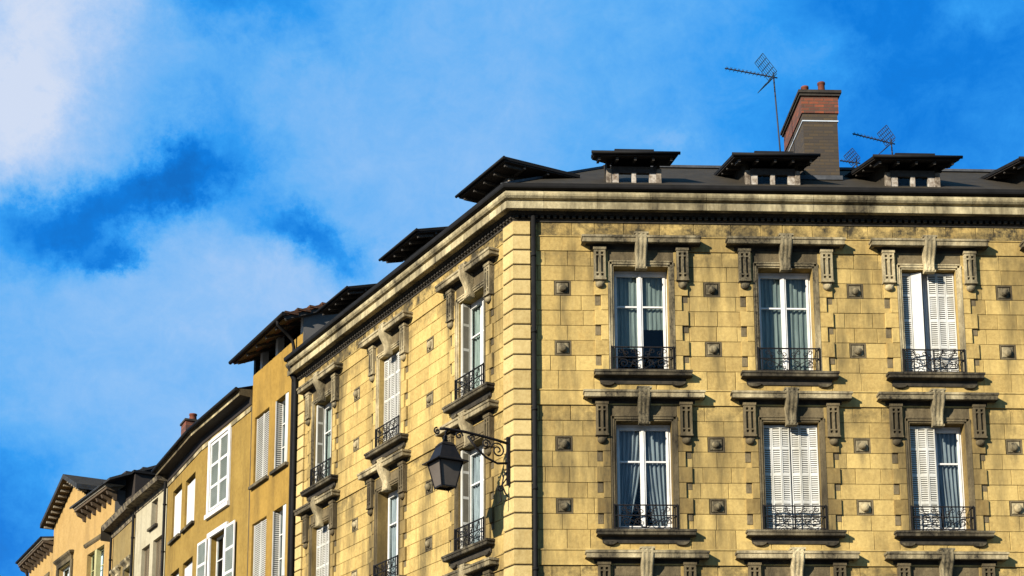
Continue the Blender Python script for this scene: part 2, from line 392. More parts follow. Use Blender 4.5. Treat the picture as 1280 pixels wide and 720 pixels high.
# quoins: rusticated corner, and the far end of the side facade
rnd = random.Random(11)
b = MB(); g = .015; e = .048; wF = .335; wL = .40
for r in range(len(JZ) - 1):
    z1, z0 = JZ[r] - g, JZ[r + 1] + g
    b.tone = rnd.random()
    c0 = inset(-e); c1 = inset(-e + .012)
    lf_ = LD * wL
    pL = lf_ + LN * e; pL1 = lf_
    ring = lambda cc, ee, za: [(*(LD * wL).xy, za), (*(LD * (wL) + LN * ee).xy, za), (cc.x, cc.y, za), (wF, -ee, za), (wF, 0.0, za)]
    rs = [ring(inset(-(e - .012)), e - .012, z0), ring(c0, e, z0 + .012), ring(c0, e, z1 - .012), ring(inset(-(e - .012)), e - .012, z1)]
    ids = [[b.vert(*p) for p in q] for q in rs]
    for a, c in zip(ids, ids[1:]):
        for k in range(4): b.face([a[k], a[k + 1], c[k + 1], c[k]])
    b.face(ids[0][::-1]); b.face(ids[-1])
b.m = 1; b.tone = .5
for zz in JZ[1:-1]:
    b.quad((wF, -.018, zz - g), (inset(-.018).x, -.018, zz - g), (inset(-.018).x, -.018, zz + g), (wF, -.018, zz + g))
    q = LD * wL + LN * .018
    b.quad((inset(-.018).x, -.018, zz - g), (*q.xy, zz - g), (*q.xy, zz + g), (inset(-.018).x, -.018, zz + g))
b.build('corner_quoin', ['quoin', 'joint'], BL)
b = MB()
for r in range(len(JZ) - 1):
    b.tone = rnd.random(); b.cbox(-LX1 + .0, -LX1 + .42, -.06, .01, JZ[r + 1] + g, JZ[r] - g, .012)
l, rz = onL(0); b.build('end_quoin', 'quoin', BL, l, rz)

# sweep of a profile round the corner ------------------------------------------------
def sweep(b, prof, segs, closed=True, gap=.004):
    """prof (projection, z); segs = list of ('F',x0,x1) / ('L',s0,s1) / ('C',sL,xF) pieces, each capped"""
    n = len(prof)
    def pt(kind, t, d, z):
        if kind == 'F': return (t, -d, z)
        v = LD * t + LN * d; return (v.x, v.y, z)
    for sg in segs:
        b.tone = random.random()
        rings = []
        if sg[0] == 'C':
            rings = [[pt('L', sg[1] - gap, d, z) for d, z in prof], [(inset(-d).x, -d, z) for d, z in prof], [pt('F', sg[2] - gap, d, z) for d, z in prof]]
        elif sg[0] == 'F': rings = [[pt('F', t, d, z) for d, z in prof] for t in (sg[1] + gap, sg[2] - gap)]
        else: rings = [[pt('L', t, d, z) for d, z in prof] for t in (sg[2] - gap, sg[1] + gap)]
        ids = [[b.vert(*p) for p in q] for q in rings]
        m_ = n if closed else n - 1
        for a, c in zip(ids, ids[1:]):
            for k in range(m_): b.face([a[k], a[(k + 1) % n], c[(k + 1) % n], c[k]])
        if closed: b.face(ids[0][::-1]); b.face(ids[-1])
def blocks(step=1.18):
    segs = [('C', .55, .62)]
    x = .62
    while x < FX1: segs.append(('F', x, min(x + step * random.uniform(.92, 1.08), FX1))); x = segs[-1][2]
    s_ = .55
    while s_ < LX1 + .25:
        nx = s_ + step * random.uniform(.92, 1.08)
        if LX1 + .25 - nx < .4: nx = LX1 + .25
        segs.append(('L', s_, nx)); s_ = nx
    return segs
b = MB(); st = random.getstate()
sweep(b, [(-.02, 16.295), (.27, 16.295), (.285, 16.267), (.30, 16.275), (.30, 16.43),
          (.245, 16.445), (.235, 16.48), (.255, 16.485), (.315, 16.50), (.352, 16.54), (.362, 16.58), (.35, 16.62), (.31, 16.655), (.27, 16.66), (.27, 16.68), (-.02, 16.68)], blocks())
b.build('cornice', 'cornice', BL)
b = MB(); sweep(b, [(-.02, 16.095), (.022, 16.095), (.03, 16.13), (.05, 16.145), (.05, 16.225), (.09, 16.235), (.13, 16.293), (-.02, 16.293)], [('C', .6, .6), ('F', .6, FX1), ('L', .6, LX1)], True, 0); b.build('bed_moulding', 'undershade', BL)  # shade under the cornice is put into the colour
def dentils(x0, x1):
    b = MB(); xs = []; x = x0
    while x < x1: xs += [(x, -.05), (x, -.095), (x + .075, -.095), (x + .075, -.05)]; x += .135
    lo = [b.vert(a, c, 16.155) for a, c in xs]; hi = [b.vert(a, c, 16.222) for a, c in xs]
    for k in range(len(xs) - 1): b.face([lo[k], lo[k + 1], hi[k + 1], hi[k]])
    for k in range(0, len(xs), 4): b.face(lo[k:k + 4][::-1])
    return b
dentils(.02, FX1).build('dentil_row', 'undershade', BL); l, rz = onL(0); dentils(-LX1, -.04).build('dentil_row', 'undershade', BL, l, rz)  # dentils carry the painted cornice shade too
b = MB(); sweep(b, [(.24, 16.683), (.34, 16.683), (.39, 16.70), (.405, 16.73), (.41, 16.795), (.39, 16.80), (.375, 16.74), (.24, 16.72)], [('C', .6, .6), ('F', .6, FX1), ('L', .6, LX1 + .27)], True, 0)
b.build('gutter', 'zinc', BL)
# string courses (interrupted only by the hoods, which sit proud of them)
for zt, pr in ((15.7805, .022), (12.3585, .038), (12.3585 - FL, .038)):
    for sg in (('F', .50, FX1), ('L', .41, 11.37)):
        b = MB(); sweep(b, [(-.0, zt - .333), (pr, zt - .329), (pr, zt - .03), (pr + .02, zt - .018), (pr + .02, zt - .004), (-.0, zt + .03)], [sg], True, .003)
        b.build('string_course', 'stone', BL)
# roof: hipped round the corner
b = MB(); sweep(b, [(.37, 16.77), (-4.0, 19.38), (-8.3, 16.8), (-8.3, 16.7), (-4, 19.2), (.37, 16.70)], [('C', 5.3, 5.3), ('F', 5.3, FX1), ('L', 5.3, LX1)], True, 0)
ROOF = b.build('roof', 'slate', BL)
b = MB(); a0 = inset(-.37); a1 = inset(4.0)
b.bar((a0.x, a0.y, 16.79), (a1.x, a1.y, 19.40), .16, .05)
b.bar((a1.x, 4.0, 19.40), (FX1, 4.0, 19.40), .16, .06); q = LD * LX1 - LN * 4.0; b.bar((a1.x, 4.0, 19.40), (q.x, q.y, 19.40), .16, .06)
b.build('ridge_flashing', 'zincl', ROOF)

# ------------------------------------------------------------------ carved window (local frame: sill level z = 0, wall face y = 0)
def surround_mesh():
    b = MB(); rnd = random.Random(2)
    rows = [JT[k] - 12.7835 for k in range(10, 2, -1)]      # 0 .. 2.33
    for i in range(len(rows) - 1):
        wide = i % 2 == 1
        for sg in (-1, 1):
            b.tone = rnd.random(); b.m = 0
            o = .995 if wide else .862
            x0, x1 = sorted((sg * .70, sg * o)); b.cbox(x0 + .003, x1 - .003, -.052, .04, rows[i] + .003, rows[i + 1] - .003, .008)
            if not wide: n0_ = sorted((sg * .866, sg * .985)); b.m = 2; b.cbox(n0_[0], n0_[1], -.009, .04, rows[i] + (.12 if sg < 0 else .19), rows[i + 1] + .002, .004); b.m = 0  # dark notch plates: grime with the recess shadow painted in
    for i, (a, c) in enumerate(((2.33, 2.664),)):
        for sg in (-1, 1):
            x0, x1 = sorted((sg * .70, sg * 1.0)); b.tone = rnd.random(); b.cbox(x0, x1, -.034, .04, a + .003, c - .003, .007)
    # moulded architrave
    b.m = 1; b.tone = .5
    for sg in (-1, 1):
        for (p, q, d) in ((.585, .62, .022), (.62, .672, .045), (.672, .70, .060)):
            x0, x1 = sorted((sg * p, sg * q)); b.box(x0, x1, -d, .045, .0, 2.33 + (p - .585))
    for (p, q, d) in ((0, .035, .0221), (.035, .087, .0451), (.087, .115, .0601)): b.box(-.585 - p, .585 + p, -d, .045, 2.33 + p, 2.33 + q)
    b.m = 2
    b.cbox(-.76, .76, -.025, .03, 2.446, 2.78, .01)          # dark lintel panel
    b.m = 0; b.tone = .3                                    # reveals
    for sg in (-1, 1): b.quad((sg * .5845, -.02, 0), (sg * .5845, .31, 0), (sg * .5845, .31, 2.33), (sg * .5845, -.02, 2.33))
    b.quad((-.5845, -.02, 2.3295), (.5845, -.02, 2.3295), (.5845, .31, 2.3295), (-.5845, .31, 2.3295))
    b.quad((-.5845, -.02, .001), (.5845, -.02, .001), (.5845, .31, .001), (-.5845, .31, .001))
    return b
def hood_mesh():
    b = MB(); rnd = random.Random(4)
    b.m = 1; b.mould(-1.27 + .0, 1.27, [(.04, 2.70), (.05, 2.78), (.235, 2.79)]); b.m = 0; b.mould(-1.27, 1.27, [(.235, 2.785), (.25, 2.775), (.262, 2.785), (.262, 2.865), (.285, 2.88), (.285, 2.925), (.03, 2.995)])  # underside faces coloured near-black as shade below the hood
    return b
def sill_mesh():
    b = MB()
    b.m = 1; b.mould(-1.03, 1.03, [(.03, -.29), (.04, -.25), (.05, -.165), (.17, -.15)]); b.m = 0; b.mould(-1.03, 1.03, [(.17, -.152), (.19, -.14), (.19, -.085), (.21, -.075), (.21, -.03), (.03, .0)])  # sill underside has its shade painted in near-black
    for sg in (-1, 1):
        b.smooth = True
        for k in range(8):
            t0, t1 = k * pi / 8, (k + 1) * pi / 8
            b.quad((sg * .74 + .14 * cos(t0), -.07, -.26 - .07 * sin(t0)), (sg * .74 + .14 * cos(t1), -.07, -.26 - .07 * sin(t1)), (sg * .74 + .14 * cos(t1), .0, -.26 - .10 * sin(t1)), (sg * .74 + .14 * cos(t0), .0, -.26 - .10 * sin(t0)))
        b.smooth = False
        b.poly([(sg * .74 + .14 * cos(k * pi / 8), -.07, -.26 - .07 * sin(k * pi / 8)) for k in range(9)])
    return b
def console_mesh():
    b = MB(); w = .123
    hs = []
    for cx in (-.052, .052):
        hs += [(cx - .027, cx + .027, 2.555, 2.61, .05, 1), (cx - .027, cx + .027, 2.155, 2.525, .05, 1), (cx - .027, cx + .027, 2.07, 2.125, .05, 1)]
    b.plate(-w, w, 2.0, 2.66, -.125, hs)
    b.quad((-w, -.125, 2.0), (-w, -.125, 2.66), (-w, .0, 2.66), (-w, .0, 2.0)); b.quad((w, -.125, 2.66), (w, -.125, 2.0), (w, .0, 2.0), (w, .0, 2.66))
    b.quad((-w, -.125, 2.0), (-w, 0, 2.0), (w, 0, 2.0), (w, -.125, 2.0))
    b.box(-w - .015, w + .015, -.14, 0, 2.66, 2.72)
    b.box(-w - .012, w + .012, -.137, 0, 1.985, 2.02)
    b.mould(-w + .01, w - .01, [(.0, 1.86), (.05, 1.875), (.07, 1.93), (.10, 1.984)])
    # drop bulb
    b.smooth = True; n0 = len(b.v); prof = [(.01, -.085), (.05, -.075), (.085, -.045), (.10, 0), (.085, .035), (.05, .05)]
    b.lathe((0, 0, 0), [(r, z_) for r, z_ in prof], 14); b.smooth = False
    b.xf(lambda v: Vector((v.x, v.y * .9 - .065, v.z + 1.90)), n0)
    return b
def key_mesh():
    """S-scroll keystone with three reeds"""
    b = MB(); b.smooth = True
    prof = []
    for k in range(19):
        t = k / 18; z_ = 2.99 - .74 * t
        d = .235 - .03 * t + .045 * sin(t * 2 * pi * .95 + .2) - .085 * max(0, t - .35) ** .8
        prof.append((z_, d, .142 - .03 * t))
    nx = 13; rows = []
    for z_, d, hw in prof:
        row = []
        for j in range(nx):
            u = -1 + 2 * j / (nx - 1)
            reed = .022 * abs(sin(u * 1.5 * pi + pi / 2)) - (.03 if abs(u) > .99 else 0)
            row.append(b.vert(u * hw, -(d + reed), z_))
        rows.append([b.vert(-hw, .0, z_)] + row + [b.vert(hw, .0, z_)])
    for a, c in zip(rows, rows[1:]):
        for j in range(len(a) - 1): b.face([a[j], c[j], c[j + 1], a[j + 1]])
    b.smooth = False; b.face(rows[0]); b.face(rows[-1][::-1])
    b.box(-.155, .155, -.27, .0, 2.97, 3.01)
    b.box(-.118, .118, -.15, .0, 2.235, 2.275)
    b.box(-.085, .085, -.14, -.09, 2.33, 2.50)
    return b
def spiral(cx, cz, r0, turns, a0, sgn, n=22):
    return [(cx + r0 * (1 - .8 * k / n) * cos(a0 + sgn * 2 * pi * turns * k / n), 0, cz + r0 * (1 - .8 * k / n) * sin(a0 + sgn * 2 * pi * turns * k / n)) for k in range(n + 1)]
def railing_mesh():
    b = MB(); W = .65; y = -.075; t = .008
    b.bar((-W, y, .505), (W, y, .505), .03, .022); b.bar((-W, y, .285), (W, y, .285), .022, .018); b.bar((-W, y, .02), (W, y, .02), .02, .02)
    for sg in (-1, 1):
        b.bar((sg * W, y, 0), (sg * W, y, .53), .024, .024); b.bar((sg * W, y, .505), (sg * W, .02, .505), .024, .022); b.bar((sg * W, y, .285), (sg * W, .02, .285), .02, .018)
        b.bar((sg * .57, y, 0), (sg * .57, y, .505), .018, .018)
    def cv(pts): b.tube([(p[0], y, p[2]) for p in pts], t, 5)
    for sg in (-1, 1):
        # upper row: running S scrolls
        for cx in (.15, .40):
            for k, up in ((0, 1), (1, -1)):
                c = (sg * (cx + (.055 if k else -.055)), .395 + (.03 if k else -.03))
                cv(spiral(c[0], c[1], .065, 1.35, pi / 2 * (1 if k else 3), sg * (1 if k else 1)))
            cv([(sg * (cx - .055 + .11 * q), 0, .33 + .03 + .07 * sin((q - .5) * pi) + .035) for q in [i / 6 for i in range(7)]])
        # lower row: large scrolls
        cv(spiral(sg * .40, .15, .105, 1.5, 0 if sg > 0 else pi, sg))
        cv(spiral(sg * .17, .16, .075, 1.3, pi if sg > 0 else 0, -sg))
        cv([(sg * (.02 + .5 * q), 0, .03 + .23 * sin(q * pi * .5) ** 1.3) for q in [i / 8 for i in range(9)]])
        cv([(sg * (.02 + .25 * q), 0, .28 - .22 * q ** 2) for q in [i / 6 for i in range(7)]])
    b.tube([(0, y, .02), (0, y, .505)], .016, 6); b.lathe((0, y, .28), [(.0, -.05), (.03, -.02), (.03, .02), (.0, .05)], 8)
    return b
def sash_mesh(x0=-.585, x1=.585, y=.24, leaves=2):
    """white french window: outer frame, two leaves with a transom bar each, heavy meeting stiles"""
    b = MB(); H = 2.33
    b.box(x0, x1, y + .02, y + .07, H - .055, H); b.box(x0, x1, y + .02, y + .07, .0, .03)
    b.box(x0, x0 + .035, y + .02, y + .07, .03, H - .055); b.box(x1 - .035, x1, y + .02, y + .07, .03, H - .055)
    xm = (x0 + x1) / 2
    def leaf(a, c):
        s_ = .058
        b.cbox(a, a + s_, y, y + .05, .035, H - .06); b.cbox(c - s_, c, y, y + .05, .035, H - .06)
        b.cbox(a + s_, c - s_, y + .003, y + .05, H - .13, H - .06); b.cbox(a + s_, c - s_, y + .003, y + .05, .035, .14)
        b.cbox(a + s_, c - s_, y + .006, y + .05, 1.50, 1.54)
    if leaves == 2: leaf(x0 + .036, xm - .003); leaf(xm + .003, x1 - .036); b.cbox(xm - .028, xm + .028, y - .018, y, .04, H - .065)
    else: leaf(x0 + .036, x1 - .036)
    return b
def pane_mesh(x0=-.585, x1=.585, y=.262):
    b = MB(); b.quad((x0 + .06, y, .10), (x1 - .06, y, .10), (x1 - .06, y, 2.26), (x0 + .06, y, 2.26)); return b
def curtain_mesh(kind):
    b = MB(); b.smooth = True; y = .35
    def sheet(x0, x1, z0, z1, amp, k, pinch=0, sgn=1, tail=0):
        nx, nz = 44, 14; rows = []
        for i in range(nz + 1):
            t = i / nz; z_ = z1 + (z0 - z1) * t; row = []
            pull = pinch * t ** 1.6
            for j in range(nx + 1):
                u = j / nx
                X0, X1 = (x0, x1 - (x1 - x0) * pull) if sgn > 0 else (x0 + (x1 - x0) * pull, x1)
                row.append(b.vert(X0 + (X1 - X0) * u, y + amp * sin(u * k * 2 * pi + .6 * sin(3 * t)) + .3 * amp * sin(u * k * 4.7 * pi), z_ + tail * t * sin(u * 2.2 + 1)))
            rows.append(row)
        for a, c in zip(rows, rows[1:]):
            for j in range(nx): b.face([a[j], a[j + 1], c[j + 1], c[j]])
    if kind == 'net_short': sheet(-.55, .0, .62, 2.28, .012, 6); sheet(0, .55, 1.05, 2.28, .012, 6)
    elif kind == 'net': sheet(-.55, .0, .06, 2.28, .018, 5); sheet(0, .55, .06, 2.28, .018, 5)
    elif kind == 'drape': sheet(-.56, .05, .04, 2.28, .03, 6, .62, 1); sheet(-.05, .56, .04, 2.28, .03, 6, .45, -1)
    elif kind == 'drape_half': sheet(.0, .56, .04, 2.28, .03, 6, .3, -1)
    return b
def leaf_panel(b, x0, x1, y, H=2.30, flat=False, slats=46):
    """one folding shutter panel, louvred"""
    if flat: b.cbox(x0, x1, y, y + .02, .03, H, .004); return
    fw = .022
    b.box(x0, x0 + fw, y, y + .022, .03, H); b.box(x1 - fw, x1, y, y + .022, .03, H)
    for zz in (.03, .62, 1.2, 1.78, H - .06): b.box(x0 + fw, x1 - fw, y + .001, y + .021, zz, zz + .06)
    n = slats; n0 = len(b.v)
    for k in range(n):
        zz = .09 + (H - .16) * k / n
        b.quad((x0 + fw, y + .003, zz), (x1 - fw, y + .003, zz), (x1 - fw, y + .019, zz + .031), (x0 + fw, y + .019, zz + .031))
    b.m = 1; b.quad((x0 + fw, y + .0205, .05), (x1 - fw, y + .0205, .05), (x1 - fw, y + .0205, H - .02), (x0 + fw, y + .0205, H - .02)); b.m = 0
def shutter_mesh(kind):
    b = MB()
    def half(sg, fold=.012, dx=0):
        xs = [.578, .39, .20, .012]
        for k in range(3):
            n0 = len(b.v); x0, x1 = sorted((sg * xs[k], sg * xs[k + 1])); leaf_panel(b, x0 + .003, x1 - .003, .12)
            ang = sg * (R(7) if k % 2 else -R(7)); cx = (x0 + x1) / 2
            b.xf(lambda v: Vector((cx + (v.x - cx) * cos(ang) - (v.y - .13) * sin(ang) + dx, .13 + (v.x - cx) * sin(ang) + (v.y - .13) * cos(ang), v.z)), n0)
    if kind == 'left': half(-1)
    if kind == 'right': half(1)
    if kind == 'stack_left' or kind == 'stack_right':        # folded back against the jamb
        sg = -1 if kind == 'stack_left' else 1
        for k in range(3):
            n0 = len(b.v); leaf_panel(b, .0, .185, 0)
            xx = sg * (.572 - .026 * k)
            b.xf(lambda v: Vector((xx - sg * v.y, .03 + v.x, v.z)), n0)
    if kind == 'ajar_left':                                  # half open: louvred panel on the jamb and a flat one swung out
        for (x0, x1, fl, ang, px) in ((-.57, -.36, False, R(4), -.57), (-.355, -.13, True, R(-16), -.355)):
            n0 = len(b.v); leaf_panel(b, x0, x1, .12, flat=fl)
            b.xf(lambda v: Vector((px + (v.x - px) * cos(ang) - (v.y - .12) * sin(ang), .12 + (v.x - px) * sin(ang) + (v.y - .12) * cos(ang), v.z)), n0)
    return b
PM = {}
def proto(key, fn, mats):
    """one mesh per kind of piece, shared by every window that has it"""
    if key not in PM:
        o = fn().build(key.split('|')[0], mats); PM[key] = o.data; bpy.data.objects.remove(o)
    return PM[key]
def window(loc, rz, cfg, clean):
    """clean: top floor surround is paler than the ones below"""
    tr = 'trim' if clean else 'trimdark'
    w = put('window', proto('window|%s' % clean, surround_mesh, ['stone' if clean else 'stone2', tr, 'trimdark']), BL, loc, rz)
    put('hood', proto('hood|%s' % clean, hood_mesh, ['trim', 'undershade']), w); put('sill', proto('sill|', sill_mesh, ['trimsill', 'undershade']), w)
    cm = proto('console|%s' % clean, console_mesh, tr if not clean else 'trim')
    for sg in (-1, 1): put('console', cm, w, (sg * .88, 0, 0))
    put('keystone', proto('keystone|', key_mesh, 'trim'), w); put('balcony_railing', proto('balcony_railing|', railing_mesh, 'iron'), w)
    left, right, cur = cfg
    full = left == 'g' and right == 'g'
    if left == 'g' or right == 'g' or 'stack' in left or 'ajar' in left:
        put('casement_frame', proto('casement_frame|', sash_mesh, 'white'), w); put('pane', proto('pane|', pane_mesh, 'glass'), w)
    else:
        put('pane', proto('pane|', pane_mesh, 'glass'), w); put('casement_frame', proto('casement_frame|', sash_mesh, 'white'), w)
    for sd in (left, right):
        if sd != 'g': put('shutter', proto('shutter|' + sd, lambda: shutter_mesh(sd), ['shutter', 'slot']), w)
    if cur: put('curtain', proto('curtain|' + cur, lambda: curtain_mesh(cur), {'net': 'net', 'net_short': 'net', 'drape': 'drape', 'drape_half': 'drape'}[cur]), w)
    return w
CF = [[('g', 'g', 'net_short'), ('g', 'g', 'net'), ('ajar_left', 'right', None), ('g', 'g', 'net')],
      [('g', 'g', 'drape'), ('left', 'right', None), ('left', 'g', 'drape_half'), ('left', 'right', None)],
      [('g', 'g', 'net'), ('g', 'g', 'drape'), ('left', 'right', None), ('g', 'g', 'net')]]
CL = [[('stack_left', 'g', 'net'), ('left', 'right', None), ('stack_left', 'g', 'net')],
      [('stack_left', 'g', 'drape'), ('g', 'g', 'drape'), ('left', 'right', None)],
      [('g', 'g', 'net'), ('left', 'right', None), ('g', 'g', 'net')]]
for k in range(3):
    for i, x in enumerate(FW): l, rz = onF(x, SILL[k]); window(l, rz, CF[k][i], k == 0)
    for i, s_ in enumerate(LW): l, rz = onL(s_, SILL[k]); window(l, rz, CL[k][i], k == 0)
# rosettes: a plate in a dark sunk ring, with a boss
def ros():
    b = MB(); b.m = 1; b.plate(-BH, BH, -.163, .163, -.004, [(-.14, .14, -.132, .132, .04)])
    b.m = 0; b.cbox(-.125, .125, -.002, .04, -.117, .117, .012); return b
def knob():
    b = MB(); b.smooth = True; n = 14
    b.lathe((0, 0, 0), [(.005, .10), (.04, .092), (.07, .07), (.088, .035), (.09, .0), (.085, -.03)], n); b.xf(lambda v: Vector((v.x, -v.z * 1.0, v.y))); return b
for zc in BOSS:
    for i, x in enumerate(FB + LB):
        l, rz = onF(x, zc) if i < len(FB) else onL(x, zc)
        r_ = put('rosette', proto('rosette|', ros, ['trim', 'trimdark']), BL, l, rz); put('boss', proto('boss|', knob, 'trim'), r_, (rnd.uniform(-.008, .008), 0, -.01 + rnd.uniform(-.008, .008)), 0).scale = (rnd.uniform(.88, 1.08), rnd.uniform(.75, 1.1), rnd.uniform(.85, 1.08))
# downpipes
def pipe(parent, x, y, z0, z1, r=.05, name='downpipe', rz=0, loc=(0, 0, 0), m_='zinc'):
    b = MB(); b.tube([(x, y, z0), (x, y, z1)], r, 10); zz = z1 - .9
    while zz > z0: b.tube([(x, y, zz - .03), (x, y, zz + .03)], r * 1.25, 10); b.box(x - .015, x + .015, y, y + .12, zz - .015, zz + .015); zz -= 1.7
    return b.build(name, m_, parent, loc, rz)
pipe(BL, .405, -.10, .2, 16.20, .05)
l, rz = onL(0); b = MB()
b.tube([(-LX1 - .10, -.30, 16.66), (-LX1 - .10, -.28, 16.45), (-LX1 - .10, -.12, 16.18), (-LX1 - .10, -.10, 15.9), (-LX1 - .10, -.10, .2)], .065, 10); b.tube([(-LX1 - .22, -.25, 16.4), (-LX1 - .12, -.14, 16.1)], .04, 8)
b.build('downpipe', 'zinc', BL, l, rz)
l, rz = onL(0)

# ------------------------------------------------------------------ dormers
def dormer(loc, rz, w, rise=.30, depth=3.0, trim=0.0, flat=False):
    """local frame: facade plane y = 0; roof underside front edge z = 17.64"""
    hw = w / 2; y0 = -.02; yf = .36; fw = .60
    zf = 17.64
    slope = 0.02 if flat else rise
    face = MB(); face.m = 0                                  # front: jambs, mullion, head and board
    for x in (-fw, fw - .11): face.cbox(x, x + .11, yf - .02, yf + .10, 17.0, 17.53)
    face.m = 1
    face.cbox(-fw + .11, -.33, yf, yf + .08, 17.0, 17.50); face.cbox(.33, fw - .11, yf, yf + .08, 17.0, 17.50)
    face.cbox(-.05, .05, yf - .01, yf + .08, 17.0, 17.45); face.m = 2; face.cbox(-.49, .49, yf - .012, yf + .08, 17.43, 17.58); face.m = 1; face.cbox(-.33, .33, yf + .002, yf + .08, 17.0, 17.04)
    Dm = face.build('dormer', ['oldwhite', 'flaking', 'oldwood'], BL, loc, rz)
    g_ = MB(); g_.quad((-.33, yf + .04, 17.03), (.33, yf + .04, 17.03), (.33, yf + .04, 17.46), (-.33, yf + .04, 17.46)); g_.build('pane', 'glass', Dm)
    d_ = MB(); d_.box(-.58, .58, yf + .5, yf + .52, 17.1, 17.5); d_.build('dark_backing', 'dark', Dm)  # dark sheet added behind the pane to stand in for the unlit attic
    zb = lambda y: 16.99 + .597 * (y) 
    yb = min(depth, 2.4)
    for sg in (-1, 1):
        x0, x1 = sorted((sg * (fw - .02), sg * (fw - .09))); ch = MB()
        ch.ext([(yf + .08, 16.6), (yb, 16.6), (yb, 17.62 + slope * yb), (yf + .08, 17.62 + slope * (yf + .08))], x0, x1); ch.build('cheek', 'slate', Dm)
    rf = MB()
    dl = depth * (1 - trim)
    def slab(zoff, th, grow, mi):
        rf.m = mi
        pts = [(-hw - grow, y0 - grow), (hw + grow, y0 - grow), (hw + grow, depth), (-hw + (.9 * trim if trim else 0), depth), (-hw - grow, dl)]
        if not trim: pts = [(-hw - grow, y0 - grow), (hw + grow, y0 - grow), (hw + grow, depth), (-hw - grow, depth)]
        lo = [rf.vert(x, y, zf + zoff + slope * (y - y0)) for x, y in pts]; hi = [rf.vert(x, y, zf + zoff + th + slope * (y - y0)) for x, y in pts]
        n = len(pts); rf.face(lo[::-1]); rf.face(hi)
        for k in range(n): rf.face([lo[k], lo[(k + 1) % n], hi[(k + 1) % n], hi[k]])
    slab(.0, .028, 0, 1); slab(.03, .07, .02, 0)
    rf.m = 0; rf.box(-hw * .5, hw * .45, y0 + .05, y0 + .8, zf + .10, zf + .155 + slope * .1)
    rf.tube([(-hw - .06, y0 - .05, zf + .055), (hw + .06, y0 - .05, zf + .055)], .035, 8)
    RF = rf.build('dormer_roof', ['zinc', 'wood'], Dm)
    n = 5                                                     # rafter feet
    for k in range(n):
        x = -hw + .12 + (w - .24) * k / (n - 1); rr = MB()
        rr.bar((x, y0 + .06, zf - .035), (x, yf + .1, zf - .035 + slope * .4), .05, .06); rr.build('rafter', 'oldwood', Dm)
    y = .5
    while y < dl - .2:
        for sg in (-1, 1): rr = MB(); rr.bar((sg * (hw - .03), y, zf - .03 + slope * y), (sg * (fw - .05), y, zf - .03 + slope * y), .05, .05); rr.build('rafter', 'oldwood', Dm)
        y += .6
    return Dm
for x, w, tr in ((2.63, 1.80, .55), (5.67, 1.80, 0), (8.76, 1.84, 0), (11.96, 1.84, 0)): dormer((x, 0, 0), 0, w, trim=tr, depth=1.1 if tr else 2.7)
for s_, w, fl in ((1.40, 2.1, True), (5.55, 1.96, False), (9.58, 1.92, False)): v = LD * s_; dormer((v.x, v.y, 0), RZ, w, flat=fl, depth=1.9 if fl else 2.7)

# chimney
b = MB(); x0, x1, ya, yb = 6.66, 7.45, 1.5, 3.35
b.box(x0, x1, ya, yb, 17.2, 19.318)
b.m = 1; b.box(x0 - .004, x1 + .004, ya - .004, yb + .004, 19.33, 19.52) 
b.m = 2; b.box(x0 - .03, x1 + .03, ya - .03, yb + .03, 19.52, 19.93)
CH = b.build('chimney', ['brickdark', 'brickdark', 'brickred'], BL)
b = MB(); b.box(x0 - .07, x1 + .07, ya - .07, yb + .07, 19.93, 19.99); b.box(x0 - .10, x1 + .10, ya - .10, yb + .10, 19.99, 20.06); b.build('chimney_cap', 'capstone', CH)
b = MB(); b.box(x0 - .02, x1 + .02, ya - .02, yb + .02, 19.318, 19.345); b.build('flashing_band', 'leadw', CH)
b = MB(); b.bar((x0 - .15, ya - .03, 17.93), (x1 + .05, ya - .03, 17.93), .05, .10); b.build('base_flashing', 'zincl', CH)
for (x, y, h) in ((7.17, 1.72, .34), (6.84, 1.95, .36)):
    b = MB(); b.lathe((x, y, 20.06), [(.10, 0), (.085, .03), (.078, h - .05), (.092, h - .04), (.092, h), (.06, h), (.055, .03)], 14); b.build('chimney_pot', 'pot', CH)

# ------------------------------------------------------------------ television aerials
def aerial(name, label, base, mast_h, boom, tick, n, dirx, tilt, grid, lean=0):
    A = root(name, label, 'aerial', base, 0, 'television aerials on the roof')
    b = MB(); top = Vector((-.06 * mast_h + lean, 0, mast_h)); b.tube([(0, 0, -.6), top], .018, 6); b.build('mast', 'alu', A)
    c = top - Vector((0, 0, .12)); d = Vector((dirx, -.25, tilt)).normalized()
    b = MB(); b.bar(c - d * .1, c + d * boom, .022, .022)
    side = d.cross(Vector((0, 0, 1))).normalized(); upv = side.cross(d)
    for k in range(n):
        p = c + d * (boom * (.12 + .88 * (k + .5) / n)); s_ = tick * (1 if k < n - 1 else .8)
        b.tube([p - side * s_, p + side * s_], .006, 4); b.tube([p, p + Vector((0, 0, .055))], .007, 4)
    b.build('boom', 'alu', A)
    for sg in (1, -1):
        g_ = MB(); ang = R(48)
        e_ = (d * cos(ang) + upv * sin(ang) * sg) * grid * (1 if sg > 0 else .8); o = c + d * .02 + upv * sg * .03
        for k in range(7): q = side * (-.22 + .44 * k / 6); g_.tube([o + q, o + q + e_], .007, 4)
        for k in range(5): q = e_ * k / 4; g_.tube([o - side * .22 + q, o + side * .22 + q], .009, 4)
        g_.build('reflector', 'blueplastic' if grid > .4 else 'alu', A)
    return A
aerial('television_aerial', 'tall aerial on a long mast left of the brick chimney', (6.27, 2.0, 18.45), 2.36, 1.22, .085, 11, -1, .03, .52)
aerial('television_aerial', 'short dark aerial right of the chimney, above the dormer roof', (9.16, 3.0, 19.0), .72, 1.02, .07, 10, -1, .10, .36)
aerial('television_aerial', 'smallest aerial, half hidden behind the dormer right of the chimney', (8.66, 4.3, 19.2), .66, .45, .06, 5, -1, .0, .30)

